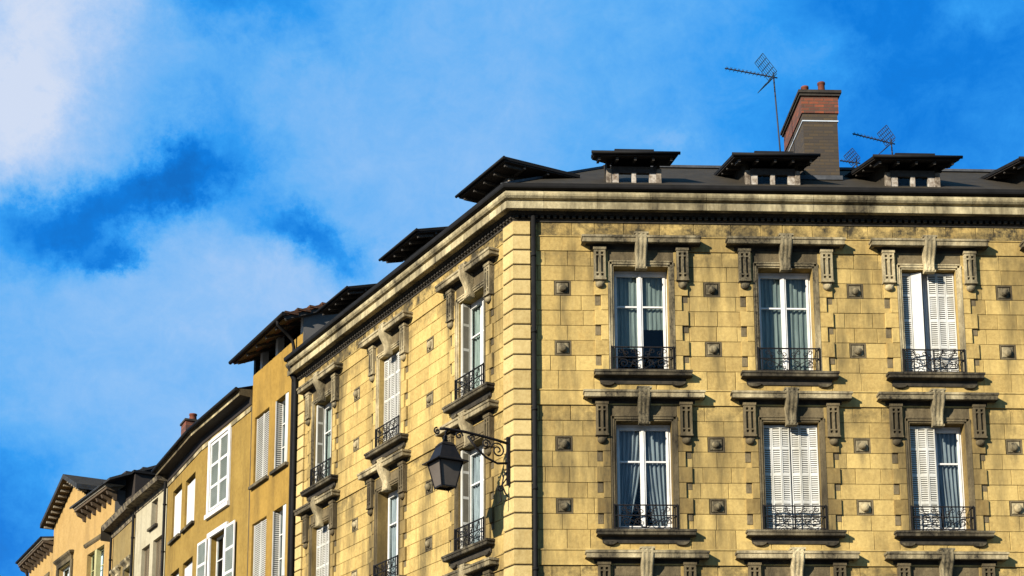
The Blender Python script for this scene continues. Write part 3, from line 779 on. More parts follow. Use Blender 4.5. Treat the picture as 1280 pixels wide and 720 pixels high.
# ------------------------------------------------------------------ street lantern on the side facade
LX = -.12
LA = root('street_lantern', 'black wrought iron lantern on a scrolled wall bracket at the building corner', 'street lamp', tuple(LD * .12 + LN * .06), RZ)
def ly(d): return -(d - .06)
b = MB()      # local: x along the wall, -y out, z world
b.bar((0, ly(.10), 10.30), (0, ly(.10), 11.34), .055, .05)
b.tube([(0, ly(.08), 11.30), (.0, ly(.0) + .0, 11.36), (0, ly(.0), 11.42)], .03, 6)
arm = [(0, ly(.10), 11.20), (0, ly(.35), 11.235), (0, ly(.7), 11.27), (0, ly(1.1), 11.30), (0, ly(1.55), 11.30), (0, ly(1.68), 11.28)]
b.tube(arm, .031, 6)
b.tube([(0, ly(.10), 10.78), (0, ly(.35), 10.74), (0, ly(.62), 10.83), (0, ly(.85), 11.0), (0, ly(1.05), 11.22)], .026, 6)
def sp(cy, cz, r0, turns, a0, sg, n=26, t=.017):
    b.tube([(0, ly(cy + r0 * (1 - .82 * k / n) * cos(a0 + sg * 2 * pi * turns * k / n)), cz + r0 * (1 - .82 * k / n) * sin(a0 + sg * 2 * pi * turns * k / n)) for k in range(n + 1)], t, 6)
sp(.34, 11.02, .17, 1.7, pi * .1, 1); sp(.62, 11.12, .10, 1.4, pi, -1); sp(.95, 11.18, .08, 1.3, 0, 1); sp(1.25, 11.20, .09, 1.3, pi, -1); sp(1.75, 11.22, .08, 1.3, pi / 2, -1)
b.tube([(0, ly(.10), 10.62), (0, ly(.20), 10.50), (0, ly(.24), 10.30), (0, ly(.17), 10.14), (0, ly(.10), 10.06)], .016, 6); sp(.30, 10.22, .07, 1.2, pi, 1)
b.tube([(0, ly(.10), 10.50), (0, ly(.3), 10.2), (0, ly(.26), 9.95), (0, ly(.34), 9.9)], .014, 6)
b.build('bracket', 'iron', LA)
AX = 1.50; cx, cy = -.12, ly(AX)
def ring4(hw, z_): return [(cx - hw, cy - hw, z_), (cx + hw, cy - hw, z_), (cx + hw, cy + hw, z_), (cx - hw, cy + hw, z_)]
def frust(b, a, c, t=None):
    ia = [b.vert(*p) for p in a]; ic = [b.vert(*p) for p in c]
    for k in range(4): b.face([ia[k], ia[(k + 1) % 4], ic[(k + 1) % 4], ic[k]])
    return ia, ic
zb, zt = 10.10, 10.62; hb, ht = .158, .262
b = MB()
A_, B_ = ring4(hb, zb), ring4(ht, zt)
for k in range(4): b.bar(A_[k], B_[k], .024, .024); b.bar(A_[k], A_[(k + 1) % 4], .026, .03); b.bar(B_[k], B_[(k + 1) % 4], .024, .03)
for p in A_: b.lathe((p[0], p[1], p[2] - .05), [(.004, 0), (.012, .03), (.014, .05)], 6)
LC = b.build('cage', 'lampmetal', LA)
for k in range(4):
    g_ = MB(); j = (k + 1) % 4
    g_.quad(A_[k], A_[j], B_[j], B_[k]); g_.xf(lambda v: Vector((cx + (v.x - cx) * .985, cy + (v.y - cy) * .985, v.z))); g_.build('glass_panel', 'lampglass', LC)
g_ = MB(); g_.poly(ring4(hb * .6, zb + .03)); g_.build('bottom_panel', 'lampglass', LC)
b = MB()
ids = [[b.vert(*p) for p in ring4(h, z_)] for h, z_ in ((ht - .01, zt), (.355, zt - .015), (.355, zt + .005), (.25, zt + .06), (.235, zt + .10), (.15, zt + .33), (.16, zt + .35), (.10, zt + .42), (.02, zt + .45))]
for a, c in zip(ids, ids[1:]):
    for k in range(4): b.face([a[k], a[(k + 1) % 4], c[(k + 1) % 4], c[k]])
b.face(ids[0][::-1]); b.face(ids[-1])
b.build('lantern_roof', 'lampmetal', LA)
b = MB(); b.lathe((cx, cy, zt + .43), [(.03, 0), (.06, .04), (.03, .08), (.05, .12), (.015, .17), (.015, .25)], 10); b.bar((cx, cy, 11.25), (0, cy, 11.30), .03, .03); b.build('hanger', 'iron', LA)

# ================================================================== THE OTHER HOUSES OF THE STREET
def house(name, label, P0, thd): return root(name, label, 'house', (P0[0], P0[1], 0), R(thd) - pi)
def rwall(x0, x1, zt, holes, m_, parent, loc=(0, 0, 0), rz=0, reveal=.25, z0=0):
    b = MB(); b.plate(x0, x1, z0, zt, 0, [(h[0], h[1], h[2], h[3], reveal) for h in holes]); return b.build('wall', m_, parent, loc, rz)
def simple_sash(b, x0, x1, z0, z1, y, nv=1, nh=2):
    b.box(x0, x0 + .06, y, y + .05, z0, z1); b.box(x1 - .06, x1, y, y + .05, z0, z1); b.box(x0 + .06, x1 - .06, y, y + .05, z1 - .07, z1); b.box(x0 + .06, x1 - .06, y, y + .05, z0, z0 + .08)
    for k in range(nv): x = x0 + (x1 - x0) * (k + 1) / (nv + 1); b.box(x - .045, x + .045, y - .004, y + .046, z0 + .08, z1 - .07)
    for k in range(nh): z_ = z0 + (z1 - z0) * (k + 1) / (nh + 1); b.box(x0 + .06, x1 - .06, y + .006, y + .04, z_ - .015, z_ + .015)
def louvre(b, x0, x1, z0, z1, y, rails=3, slat=.06):
    """framed shutter leaf with louvres in panels"""
    fw = .07; b.box(x0, x0 + fw, y, y + .035, z0, z1); b.box(x1 - fw, x1, y, y + .035, z0, z1)
    zs = [z0 + (z1 - z0 - .08) * k / rails for k in range(rails + 1)]
    for zz in zs: b.box(x0 + fw, x1 - fw, y + .001, y + .034, zz, zz + .08)
    m0 = b.m; b.m = 1
    for a, c in zip(zs, zs[1:]):
        z_ = a + .085
        while z_ < c - .03: b.quad((x0 + fw, y + .005, z_), (x1 - fw, y + .005, z_), (x1 - fw, y + .03, z_ + slat * .8), (x0 + fw, y + .03, z_ + slat * .8)); z_ += slat
        b.quad((x0 + fw, y + .032, a), (x1 - fw, y + .032, a), (x1 - fw, y + .032, c), (x0 + fw, y + .032, c))
    b.m = m0
M['louv'] = plain('grey green louvres', (.22, .24, .21), (.15, .17, .14), .6, 0, 3)
M['tan'] = plain('tan shutters', (.17, .13, .075), (.10, .072, .04), .7, 0, 4, stretch=(1, 1, .3))
M['tan2'] = plain('pale brackets', (.24, .21, .15), (.12, .10, .07), .7, 0, 5)
M['yellowframe'] = plain('pale yellow frames', (.31, .28, .12), (.22, .2, .09), .6)
M['board'] = plain('whitewashed board', (.42, .41, .38), (.33, .31, .27), .6, 0, 3)
def hwin(parent, x0, x1, z0, z1, style='glass', loc=(0, 0, 0), rz=0, sill=True, fm='white', rev=.25):
    b = MB(); simple_sash(b, x0, x1, z0, z1, rev - .07, 1, 2)
    w = b.build('window', fm, parent, loc, rz)
    g_ = MB(); g_.quad((x0 + .05, rev - .04, z0 + .05), (x1 - .05, rev - .04, z0 + .05), (x1 - .05, rev - .04, z1 - .05), (x0 + .05, rev - .04, z1 - .05)); g_.build('pane', 'glass', w)
    d_ = MB(); d_.box(x0, x1, rev + .12, rev + .14, z0, z1); d_.build('curtain', 'dark' if style != 'lace' else 'lace', w)  # unless lace, a dark sheet added to stand in for the unlit room
    if sill:
        s_ = MB(); s_.box(x0 - .12, x1 + .12, -.11, .04, z0 - .09, z0 - .002); s_.build('sill', 'trimsill', w)
    sh = MB()
    if style == 'closed': leaf2(sh, x0 + .02, x1 - .02, z0 + .03, z1 - .03, .06)
    if style == 'half':            # one leaf folded against the jamb, the other ajar
        n0 = 0; leaf2(sh, 0, .30, z0 + .02, z1 - .02, 0, 1); sh.xf(lambda v: Vector((x0 + .05 - v.y, -.02 + v.x, v.z)), n0)
        sh.box(x1 - .25, x1 - .02, .0, .03, z0 + .02, z1 - .02)
    if style == 'board': sh.box(x0 + .005, x1 - .005, .07, .095, z0 + .01, z1 - .16)
    if sh.v: sh.build('shutter', ['shutter', 'slot'] if style != 'board' else 'board', w)
    return w
def leaf2(b, x0, x1, z0, z1, y, n=2):
    n = max(1, n)
    for k in range(n):
        a = x0 + (x1 - x0) * k / n; c = x0 + (x1 - x0) * (k + 1) / n
        b.box(a + .004, a + .035, y, y + .03, z0, z1); b.box(c - .035, c - .004, y, y + .03, z0, z1)
        zz = z0
        while zz < z1 - .045: b.quad((a + .035, y + .002, zz), (c - .035, y + .002, zz), (c - .035, y + .026, zz + .044), (a + .035, y + .026, zz + .044)); zz += .06
        m0 = b.m; b.m = 1; b.quad((a + .035, y + .028, z0), (c - .035, y + .028, z0), (c - .035, y + .028, z1), (a + .035, y + .028, z1)); b.m = m0
def eave(parent, x0, x1, prof, m_, name='cornice', loc=(0, 0, 0), rz=0):
    b = MB(); b.ext([(-d, z_) for d, z_ in prof], x0, x1); return b.build(name, m_, parent, loc, rz)

# --- tall ochre house with an open attic (s along the street, local x = -s)
H1 = house('ochre_house', 'tall ochre house with open attic under a tiled roof, beside the stone corner building', (-5.51, 10.433), 116.55)
h1 = [(3.72, 2.48, 14.0, 16.1, 'closed'), (1.93, .90, 14.0, 16.1, 'half'), (3.72, 2.48, 10.75, 12.84, 'closed'), (1.93, .90, 10.75, 12.84, 'half'), (3.72, 2.48, 7.5, 9.6, 'closed'), (1.93, .90, 7.5, 9.6, 'half')]
b = MB(); b.plate(-3.98, 0.12, 0, 17.50, 0, [(-a, -c, z0, z1, .25) for a, c, z0, z1, _ in h1]); b.quad((-3.98, 0, 0), (-3.98, 0, 17.5), (-3.98, 7, 17.5), (-3.98, 7, 0)); b.quad((.12, 7, 0), (.12, 7, 17.9), (.12, .02, 17.9), (.12, .02, 0))
b.quad((-3.98, 0, 17.5), (.12, 0, 17.5), (.12, .9, 17.5), (-3.98, .9, 17.5))
W1 = b.build('wall', 'ochre', H1)
for a, c, z0, z1, st in h1: hwin(H1, -a, -c, z0, z1, st)
b = MB(); b.quad((-3.98, .9, 17.3), (.12, .9, 17.3), (.12, .9, 18.6), (-3.98, .9, 18.6)); b.build('attic_wall', 'wood', H1)
b = MB(); b.box(.1, .14, .0, 6.5, 14, 18.02); b.ext([(0.02, 17.9), (6.5, 17.9), (6.5, 20.7), (0.02, 18.05)], .101, .139); b.build('flank_wall', 'grey', H1)
for x in (-3.93, -3.35, -2.05, -.05): b = MB(); b.cbox(x - .09, x + .09, .02, .22, 17.502, 18.16); b.build('attic_post', 'wood' if x < -3.9 else 'board', H1)
b = MB(); b.box(-3.98, -3.94, .23, 6.5, 17.4, 18.2); b.ext([(.23, 18.19), (6.5, 18.19), (6.5, 20.7)], -3.979, -3.941); b.build('attic_side', 'wood', H1)
sl = .42; y0 = -.60; ze = 17.90
b = MB(); b.ext([(y0, ze - .08), (y0, ze), (6.5, ze + sl * 7.1), (6.5, ze - .08 + sl * 7.1)], -4.12, .30)
for i in range(20):          # tile courses as steps
    y = y0 - .02 + .36 * i; z_ = ze + .005 + sl * (.36 * i); b.box(-4.12, .32, y, y + .40, z_ - .01, z_ + .045)
b.m = 1; b.ext([(y0 + .02, ze - .12), (y0 + .02, ze - .082), (6.5, ze - .084 + sl * 7.08), (6.5, ze - .12 + sl * 7.08)], -4.08, .26)
RF1 = b.build('roof', ['tile', 'soffit'], H1)
b = MB(); b.tube([(-4.16, y0 - .07, ze - .05), (.34, y0 - .07, ze - .05)], .06, 8); b.build('gutter', 'zinc', H1)
b = MB(); b.tube([(-.16, y0 - .06, ze - .08), (-.17, y0 - .05, ze - .20), (-.26, y0 + .22, ze - .34), (-.34, -.14, ze - .50), (-.35, -.09, ze - .70), (-.35, -.09, .2)], .048, 8); b.build('downpipe', 'zinc', H1)
x = -3.8
while x < .2: b = MB(); b.bar((x, y0 + .05, ze - .15), (x, .9, ze - .15 + sl * 1.45), .08, .08); b.build('rafter', 'oldwood', H1); x += .8
b = MB(); b.bar((.24, y0, ze - .14), (.24, 5, ze - .14 + sl * 5.6), .05, .10)
b.build('verge_board', 'oldwood', H1)

# --- long low ochre house that bends with the street
H2 = house('ochre_house', 'long lower ochre house with white louvred shutters and deep moulded eaves', (-7.318, 14.052), 116.8)
thA, thB = 116.8, 112.6
kx = -4.645; v = Vector((kx, 0, 0)); rB = R(thB - thA)
def bl(x, z_=0): w = Matrix.Rotation(rB, 3, 'Z') @ Vector((x, 0, z_)); return w + v
ha = [(3.75, 1.95, 14.12, 16.45, 'lou'), (3.45, 2.05, 10.95, 13.25, 'open'), (3.45, 2.05, 7.6, 9.9, 'open')]
rwall(kx, 0, 16.62, [(-a, -c, z0, z1) for a, c, z0, z1, _ in ha], 'ochre2', H2)
hb_ = [(4.15, 2.80, 14.25, 16.05, 'board'), (2.26, .88, 14.25, 15.95, 'board'), (4.08, 2.80, 11.2, 13.1, 'board'), (2.26, .88, 11.2, 13.1, 'board'), (4.08, 2.80, 8, 9.9, 'board'), (2.26, .88, 8, 9.9, 'board')]
rwall(-5.08, 0, 16.62, [(-a, -c, z0, z1) for a, c, z0, z1, _ in hb_], 'ochre2', H2, tuple(v), rB)
b = MB(); b.quad((0, 0, 0), (0, 7, 0), (0, 7, 16.6), (0, 0, 16.6)); b.build('side_wall', 'grey', H2)
for a, c, z0, z1, st in hb_: hwin(H2, -a, -c, z0, z1, 'board', tuple(v), rB)
w = hwin(H2, -3.75, -1.95, 14.12, 16.45, 'none', sill=False)
b = MB()
for a, c in ((-3.70, -2.87), (-2.83, -2.0)): louvre(b, a, c, 14.15, 16.38, -.02)
b.build('shutter', ['white', 'louv'], w)
b = MB(); b.box(-3.92, -3.72, -.05, .0, 14.0, 16.5); b.box(-1.98, -1.78, -.05, .0, 14.0, 16.5); b.box(-3.72, -1.98, -.05, -.001, 16.40, 16.5); b.box(-3.95, -1.75, -.10, .0, 13.92, 14.06); b.build('frame', 'white', w)
for z0, z1 in ((10.95, 13.25), (7.6, 9.9)):
    w = hwin(H2, -3.45, -2.05, z0, z1, 'none')
    b = MB(); b.box(-3.62, -3.45, -.05, 0, z0, z1); b.box(-2.05, -1.88, -.05, 0, z0, z1); b.box(-3.7, -1.8, -.07, -.001, z1, z1 + .16); b.build('frame', 'white', w)
    for a, c in ((-4.55, -3.66), (-1.84, -.98)): b = MB(); louvre(b, a, c, z0 + .02, z1 + .02, -.10); b.build('shutter', ['white', 'louv'], w)
pr = [(0, 16.60), (.03, 16.61), (.05, 16.84), (.38, 16.865), (.40, 16.85), (.40, 16.96), (.44, 16.97), (.46, 17.05), (-.2, 17.10)]
b = MB()
ra = [b.vert(.0, -d, z_) for d, z_ in pr]
rm = [b.vert(kx + d * math.tan(rB / 2), -d, z_) for d, z_ in pr]
rb_ = [b.vert(*(Matrix.Rotation(rB, 3, 'Z') @ Vector((-5.3, -d, z_)) + v)) for d, z_ in pr]
for P_, Q_ in ((ra, rm), (rm, rb_)):
    for k in range(len(pr)): j = (k + 1) % len(pr); b.m = 2 if k == 4 and P_ is ra else (1 if k in (1, 2, 3) else 0); b.face([P_[k], P_[j], Q_[j], Q_[k]])
b.m = 0; b.face(ra); b.face(rb_[::-1])
b.build('eaves_cornice', ['trimdark', 'wood', 'cornice'], H2)
b = MB(); b.box(kx, 0, -.03, -.0, 16.42, 16.56); b.build('frieze_band', 'cornice', H2)
b = MB(); b.box(-5.08, 0, -.03, -.0, 16.44, 16.56); b.build('frieze_band', 'trim', H2, tuple(v), rB)
b = MB(); b.tube([(.02, -.5, 17.03), (kx, -.5, 17.03)], .06, 8); b.tube([bl(0) + Vector((0, 0, 17.03)) + (Matrix.Rotation(rB, 3, 'Z') @ Vector((0, -.5, 0))), (Matrix.Rotation(rB, 3, 'Z') @ Vector((-5.3, -.5, 17.03))) + v], .06, 8)
b.build('gutter', 'zinc', H2)
b = MB()
q0 = [(0, -.45, 17.07), (kx, -.45, 17.07)]; bb = Matrix.Rotation(rB, 3, 'Z') @ Vector((-5.2, -.45, 17.07)) + v; bt = Matrix.Rotation(rB, 3, 'Z') @ Vector((-5.2, 5, 18.8)) + v
b.quad((0, -.45, 17.07), (kx, -.45, 17.07), (kx, 5, 18.8), (0, 5, 18.8)); b.quad((kx, -.45, 17.07), tuple(bb), tuple(bt), (kx, 5, 18.8))
RF2 = b.build('roof', 'tile', H2)
b = MB(); b.box(-3.5, -2.8, .05, 1.45, 16.9, 18.26); b.m = 1; b.box(-3.54, -2.76, .01, 1.49, 18.26, 18.33)
c_ = b.build('chimney', ['brickred', 'capstone'], H2, tuple(v), rB)
b = MB(); b.lathe((-3.05, .35, 18.33), [(.14, 0), (.13, .08), (.12, .2), (.14, .21), (.14, .26)], 12); b.build('chimney_pot', 'pot', c_)
pipe(H2, -5.02, -.10, .2, 16.7, .05, loc=tuple(v), rz=rB)

# --- narrow cream house
H3 = house('cream_house', 'narrow cream rendered house with tan shutters between two downpipes', (-11.364, 22.885), 116.15)
h3 = [(2.02, 1.18, 15.38, 16.38), (3.15, 2.05, 12.4, 14.85), (1.62, .35, 12.4, 14.85), (3.15, 2.05, 9, 11.4), (1.62, .35, 9, 11.4)]
rwall(-4.22, 0, 16.62, [(-a, -c, z0, z1) for a, c, z0, z1 in h3], 'cream', H3)
for i, (a, c, z0, z1) in enumerate(h3):
    w = hwin(H3, -a, -c, z0, z1, 'none', sill=i == 0, fm='tan')
    b = MB(); x0, x1 = -a, -c
    if i == 0: leaf2(b, x0 + .35, x1 - .03, z0 + .03, z1 - .05, .10, 1)
    else: leaf2(b, x0 + .05, x0 + (x1 - x0) * .75, z0 + .03, z1 - .03, .12, 2)
    b.build('shutter', ['tan', 'slot'], w)
eave(H3, -4.3, .1, [(0, 16.44), (.03, 16.45), (.05, 16.64), (.38, 16.665), (.40, 16.655), (.46, 16.79), (-.2, 16.90)], 'eavemat', 'eaves_cornice')
b = MB(); b.quad((-4.3, -.46, 16.80), (.1, -.46, 16.80), (.1, 5, 18.5), (-4.3, 5, 18.5)); b.build('roof', 'slate', H3)
pipe(H3, -4.15, -.10, .2, 16.4, .05)
# --- dull ochre house
H4 = house('dull_ochre_house', 'weathered dull ochre house with small carved window pediments, left of the cream house', (-13.224, 26.675), 114.45)
h4 = [(3.25, 2.30, 12.3, 14.55), (1.45, .40, 12.3, 14.55), (3.25, 2.30, 9, 11.2), (1.45, .40, 9, 11.2)]
rwall(-3.68, 0, 16.5, [(-a, -c, z0, z1) for a, c, z0, z1 in h4], 'dullochre', H4)
for i, (a, c, z0, z1) in enumerate(h4):
    w = hwin(H4, -a, -c, z0, z1, 'lace')
    b = MB(); b.mould(-a - .25, -c + .25, [(.03, z1 + .14), (.06, z1 + .18), (.14, z1 + .26), (.16, z1 + .34), (.03, z1 + .40)]); b.build('hood', 'trim', w)
    b = MB()
    for x0, x1 in ((-a - .14, -a), (-c, -c + .14)): b.cbox(x0, x1, -.05, 0, z0 - .1, z1 + .12)
    b.cbox(-a, -c, -.049, 0, z1, z1 + .12); b.build('surround', 'trim', w)
eave(H4, -3.9, .1, [(0, 16.30), (.03, 16.31), (.06, 16.58), (.34, 16.60), (.38, 16.59), (.46, 16.78), (-.2, 16.86)], 'eavemat', 'eaves_cornice')
b = MB(); b.quad((-3.9, -.46, 16.79), (.1, -.46, 16.79), (.1, 5, 18.4), (-3.9, 5, 18.4)); b.quad((-3.9, -.46, 16.79), (-3.9, 5, 18.4), (-3.9, 5, 16), (-3.9, -.46, 16.2)); b.build('roof', 'slate', H4)
pipe(H4, -3.62, -.1, .2, 16.3, .05)

# --- peach house: gabled bay between two wings with bracketed cornices
H5 = house('peach_house', 'pale orange house with a steep gable and bracketed cornices at the far end', (-14.749, 30.028), 119.55)
P5 = Vector((-14.749, 30.028, 0)); inv = Matrix.Rotation(-(R(119.55) - pi), 3, 'Z')
def fr5(x, y, thd): q = inv @ (Vector((x, y, 0)) - P5); return tuple(q), R(thd - 119.55)
lB, rBy = fr5(-16.693, 33.458, 117.8); lL, rLy = fr5(-19.215, 38.24, 115.45)
def brack(parent, x0, x1, zt, loc, rz, n):
    """bracketed cornice, top edge zt"""
    b = MB(); b.m = 2; b.ext([(0, zt - .30), (-.06, zt - .28), (-.46, zt - .22), (-.46, zt - .12), (.0, zt - .12)], x0, x1); b.m = 0; b.ext([(-.30, zt - .118), (-.50, zt - .118), (-.54, zt - .04), (-.54, zt), (.3, zt + .02)], x0 + .002, x1 - .002); b.m = 1
    b.box(x0, x1, -.60, -.53, zt - .06, zt + .03)
    c_ = b.build('cornice', ['tan2', 'zinc', 'brownwood'], parent, loc, rz)
    for k in range(n):
        x = x0 + .15 + (x1 - x0 - .3) * k / (n - 1); b = MB()
        b.ext([(-.001, zt - .62), (-.10, zt - .60), (-.16, zt - .48), (-.36, zt - .40), (-.42, zt - .27), (-.001, zt - .27)], x - .07, x + .07)
        b.build('bracket', 'brownwood', c_)
    return c_
# right wing
rwall(-3.95, 0, 18.1, [(-3.45, -1.15, 14.2, 16.3), (-3.45, -1.15, 10.6, 12.8)], 'peach', H5)
b = MB(); b.quad((0, 0, 14), (0, 5, 14), (0, 5, 18.3), (0, 0, 18.3)); b.quad((0, 5, 14), (0, 0, 14), (0, 0, 14.01), (0, 5, 14.01)); b.build('side_wall', 'grey', H5)
for z0 in (14.2, 10.6):
    w = hwin(H5, -3.45, -1.15, z0, z0 + 2.1, 'lace', fm='yellowframe'); b = MB(); b.cbox(-2.42, -2.18, -.0, .2, z0, z0 + 2.1); b.build('mullion', 'yellowframe', w)
b = MB(); b.mould(-3.8, -.7, [(.02, 16.62), (.07, 16.68), (.09, 16.78), (.02, 16.84)]); b.build('string_course', 'trimdark', H5)
brack(H5, -4.05, .3, 18.42, (0, 0, 0), 0, 7)
b = MB(); b.ext([(-.6, 18.45), (4.5, 20.6), (4.5, 20.45), (-.6, 18.36)], -4.3, 1.1); b.m = 1; b.box(-2.9, -1.6, .9, 2.6, 18.9, 19.6); b.build('roof', ['slateb', 'wood'], H5)
b = MB(); b.box(.05, 1.2, .4, 2.0, 17.2, 18.75); b.m = 1; b.box(0.0, 1.3, .3, 2.1, 18.75, 18.85); b.build('parapet_block', ['wood', 'zinc'], H5)
# gabled bay
GA, GB, GZ = -2.0, 5.45, 20.15
b = MB()
hs = [(-4.05, -1.95, 14.0, 16.55), (-4.05, -1.95, 10.5, 12.8)]
b.plate(-5.4, 0, 0, 18.75, 0, [(*h, .25) for h in hs])
b.poly([(-5.4, 0, 18.75), (0, 0, 18.75), (0, 0, 18.95), (-2.05, 0, 20.0), (-5.4, 0, 18.80)])
b.quad((0, 0, 16), (0, 4, 16), (0, 4, 18.95), (0, 0, 18.95)); b.quad((-5.4, 4, 0), (-5.4, 0, 0), (-5.4, 0, 18.8), (-5.4, 4, 18.8))
b.build('gable_wall', 'peach', H5, lB, rBy)
for h in hs:
    w = hwin(H5, h[0], h[1], h[2], h[3], 'lace', lB, rBy, fm='white')
    b = MB()
    b.cbox(h[0] - .28, h[0], -.08, 0, h[2] - .1, h[3] + .02); b.cbox(h[1], h[1] + .28, -.08, 0, h[2] - .1, h[3] + .02); b.mould(h[0] - .35, h[1] + .35, [(.08, h[3] + .02), (.10, h[3] + .2), (.2, h[3] + .3), (.22, h[3] + .38), (.04, h[3] + .45)])
    b.build('surround', 'trimdark', w)
def gab(z_off): return [(-5.75, 18.72 + z_off), (-2.0, 20.12 + z_off), (.42, 19.12 + z_off)]
b = MB(); b.m = 0
g0, g1 = gab(0), gab(.20)
for k in (0, 1):
    for (ya, yb) in ((-.55, 8),):
        p = [(g0[k][0], ya, g0[k][1]), (g0[k + 1][0], ya, g0[k + 1][1]), (g0[k + 1][0], yb, g0[k + 1][1]), (g0[k][0], yb, g0[k][1])]
        q = [(g1[k][0], ya, g1[k][1]), (g1[k + 1][0], ya, g1[k + 1][1]), (g1[k + 1][0], yb, g1[k + 1][1]), (g1[k][0], yb, g1[k][1])]
        ip = [b.vert(*t) for t in p]; iq = [b.vert(*t) for t in q]
        b.m = 1; b.face(ip[::-1]); b.m = 2; b.face(iq); b.m = 0
        for j in range(4): b.face([ip[j], ip[(j + 1) % 4], iq[(j + 1) % 4], iq[j]])
b.box(-1.0, .5, 2.2, 4.2, 19.3, 20.4)
b.build('gable_roof', ['slateb', 'soffit', 'slate'], H5, lB, rBy)
GR = [o for o in H5.children if o.name.startswith('gable_roof')][0]
for x, z_ in [(-5.6 + 3.5 * (k + .3) / 9, 18.70 + 1.36 * (k + .3) / 9) for k in range(9)] + [(-1.9 + 2.2 * (k + .5) / 6, 20.02 - .92 * (k + .5) / 6) for k in range(6)]:
    b = MB(); b.box(x - .045, x + .045, -.42, -.05, z_ - .07, z_ + .02); b.build('bracket', 'tan2', GR)
# left wing
rwall(-5.4, 0, 17.85, [(-4.6, -3.1, 14.2, 16.5), (-1.9, -.6, 14.2, 16.6)], 'peach', H5, lL, rLy)
b = MB(); b.quad((-5.4, 6, 0), (-5.4, 0, 0), (-5.4, 0, 17.85), (-5.4, 6, 17.85)); b.build('side_wall', 'peach', H5, lL, rLy)
for x0, x1, zz in ((-4.6, -3.1, 16.5), (-1.9, -.6, 16.6)):
    w = hwin(H5, x0, x1, 14.2, zz, 'lace', lL, rLy); b = MB(); b.cbox(x0 - .15, x1 + .15, -.06, 0, zz, zz + .2); b.build('lintel', 'trimdark', w)
brack(H5, -5.75, .1, 18.22, lL, rLy, 9)
b = MB(); b.ext([(-.6, 18.25), (3, 18.7), (3, 18.5), (-.6, 18.18)], -5.8, .1); b.build('roof', 'slateb', H5, lL, rLy)
b = MB(); b.box(-5.5, -5.42, -.12, -.02, 0, 17.9); b.build('downpipe', 'zinc', H5, lL, rLy)

# ================================================================== GROUND
def structure(b, name, m_): o = b.build(name, m_); o['kind'] = 'structure'; return o
b = MB(); b.quad((-1500, -1500, -.004), (1500, -1500, -.004), (1500, 1500, -.004), (-1500, 1500, -.004)); structure(b, 'ground', 'groundm')
b = MB(); b.quad((-40, -28, 0), (60, -28, 0), (60, -3.2, 0), (-40, -3.2, 0)); d1 = LD * 75 + LN * 12; d0 = LD * 75 + LN * 3
b.quad((-4, -3.2, .004), (*(LN * 3.2).xy, .004), (*d0.xy, .004), (*d1.xy, .004)); structure(b, 'street', 'asphalt')
b = MB(); b.box(0, 60, -3.0, .2, 0, .14); b.m = 0
q = [LN * -.2, LN * 3.0, LD * 70 + LN * 3.0, LD * 70 - LN * .2]; lo = [b.vert(*p.xy, .0) for p in q]; hi = [b.vert(*p.xy, .136) for p in q]; b.face(hi)
for k in range(4): b.face([lo[k], lo[(k + 1) % 4], hi[(k + 1) % 4], hi[k]])
structure(b, 'pavement', 'pave')

# ================================================================== SKY, SUN, CAMERA
W = bpy.data.worlds.new('World'); S.world = W; W.use_nodes = True; nt = W.node_tree
bg = nt.nodes['Background']; bg.inputs[1].default_value = .06
sunv = Vector((-1, -1, .58)).normalized()
sky = nt.nodes.new('ShaderNodeTexSky'); sky.sky_type = 'NISHITA'; sky.sun_disc = False
sky.sun_elevation = math.asin(sunv.z); sky.sun_rotation = atan2(sunv.x, sunv.y) % (2 * pi)
tc = nt.nodes.new('ShaderNodeTexCoord'); D = tc.outputs['Generated']
sp_ = nt.nodes.new('ShaderNodeSeparateXYZ'); lk(nt, D, sp_.inputs[0])
az = mth(nt, 'MULTIPLY', mth(nt, 'ARCTAN2', sp_.outputs[0], sp_.outputs[1]), 180 / pi)
el = mth(nt, 'MULTIPLY', mth(nt, 'ARCSINE', sp_.outputs[2]), 180 / pi)
w1 = noise(nt, D, 11, 9, .72); w2 = noise(nt, D, 8, 7, .62, (1, 1, 1.3)); wf = noise(nt, D, 30, 10, .70, dist=.5); wg = noise(nt, D, 75, 8, .75, (1, 1, 1.6), .8)
w3n = nt.nodes.new('ShaderNodeTexNoise'); w3n.inputs['Scale'].default_value = 10; w3n.inputs['Detail'].default_value = 9; w3n.inputs['Roughness'].default_value = .7
mp = nt.nodes.new('ShaderNodeMapping'); mp.inputs['Location'].default_value = (3.1, 7.7, 1.9); lk(nt, D, mp.inputs[0]); lk(nt, mp.outputs[0], w3n.inputs['Vector'])
azw = mth(nt, 'ADD', az, mth(nt, 'MULTIPLY', mth(nt, 'SUBTRACT', w1, .5), 6.5)); elw = mth(nt, 'ADD', el, mth(nt, 'MULTIPLY', mth(nt, 'SUBTRACT', w3n.outputs['Fac'], .5), 5.5))
val = None
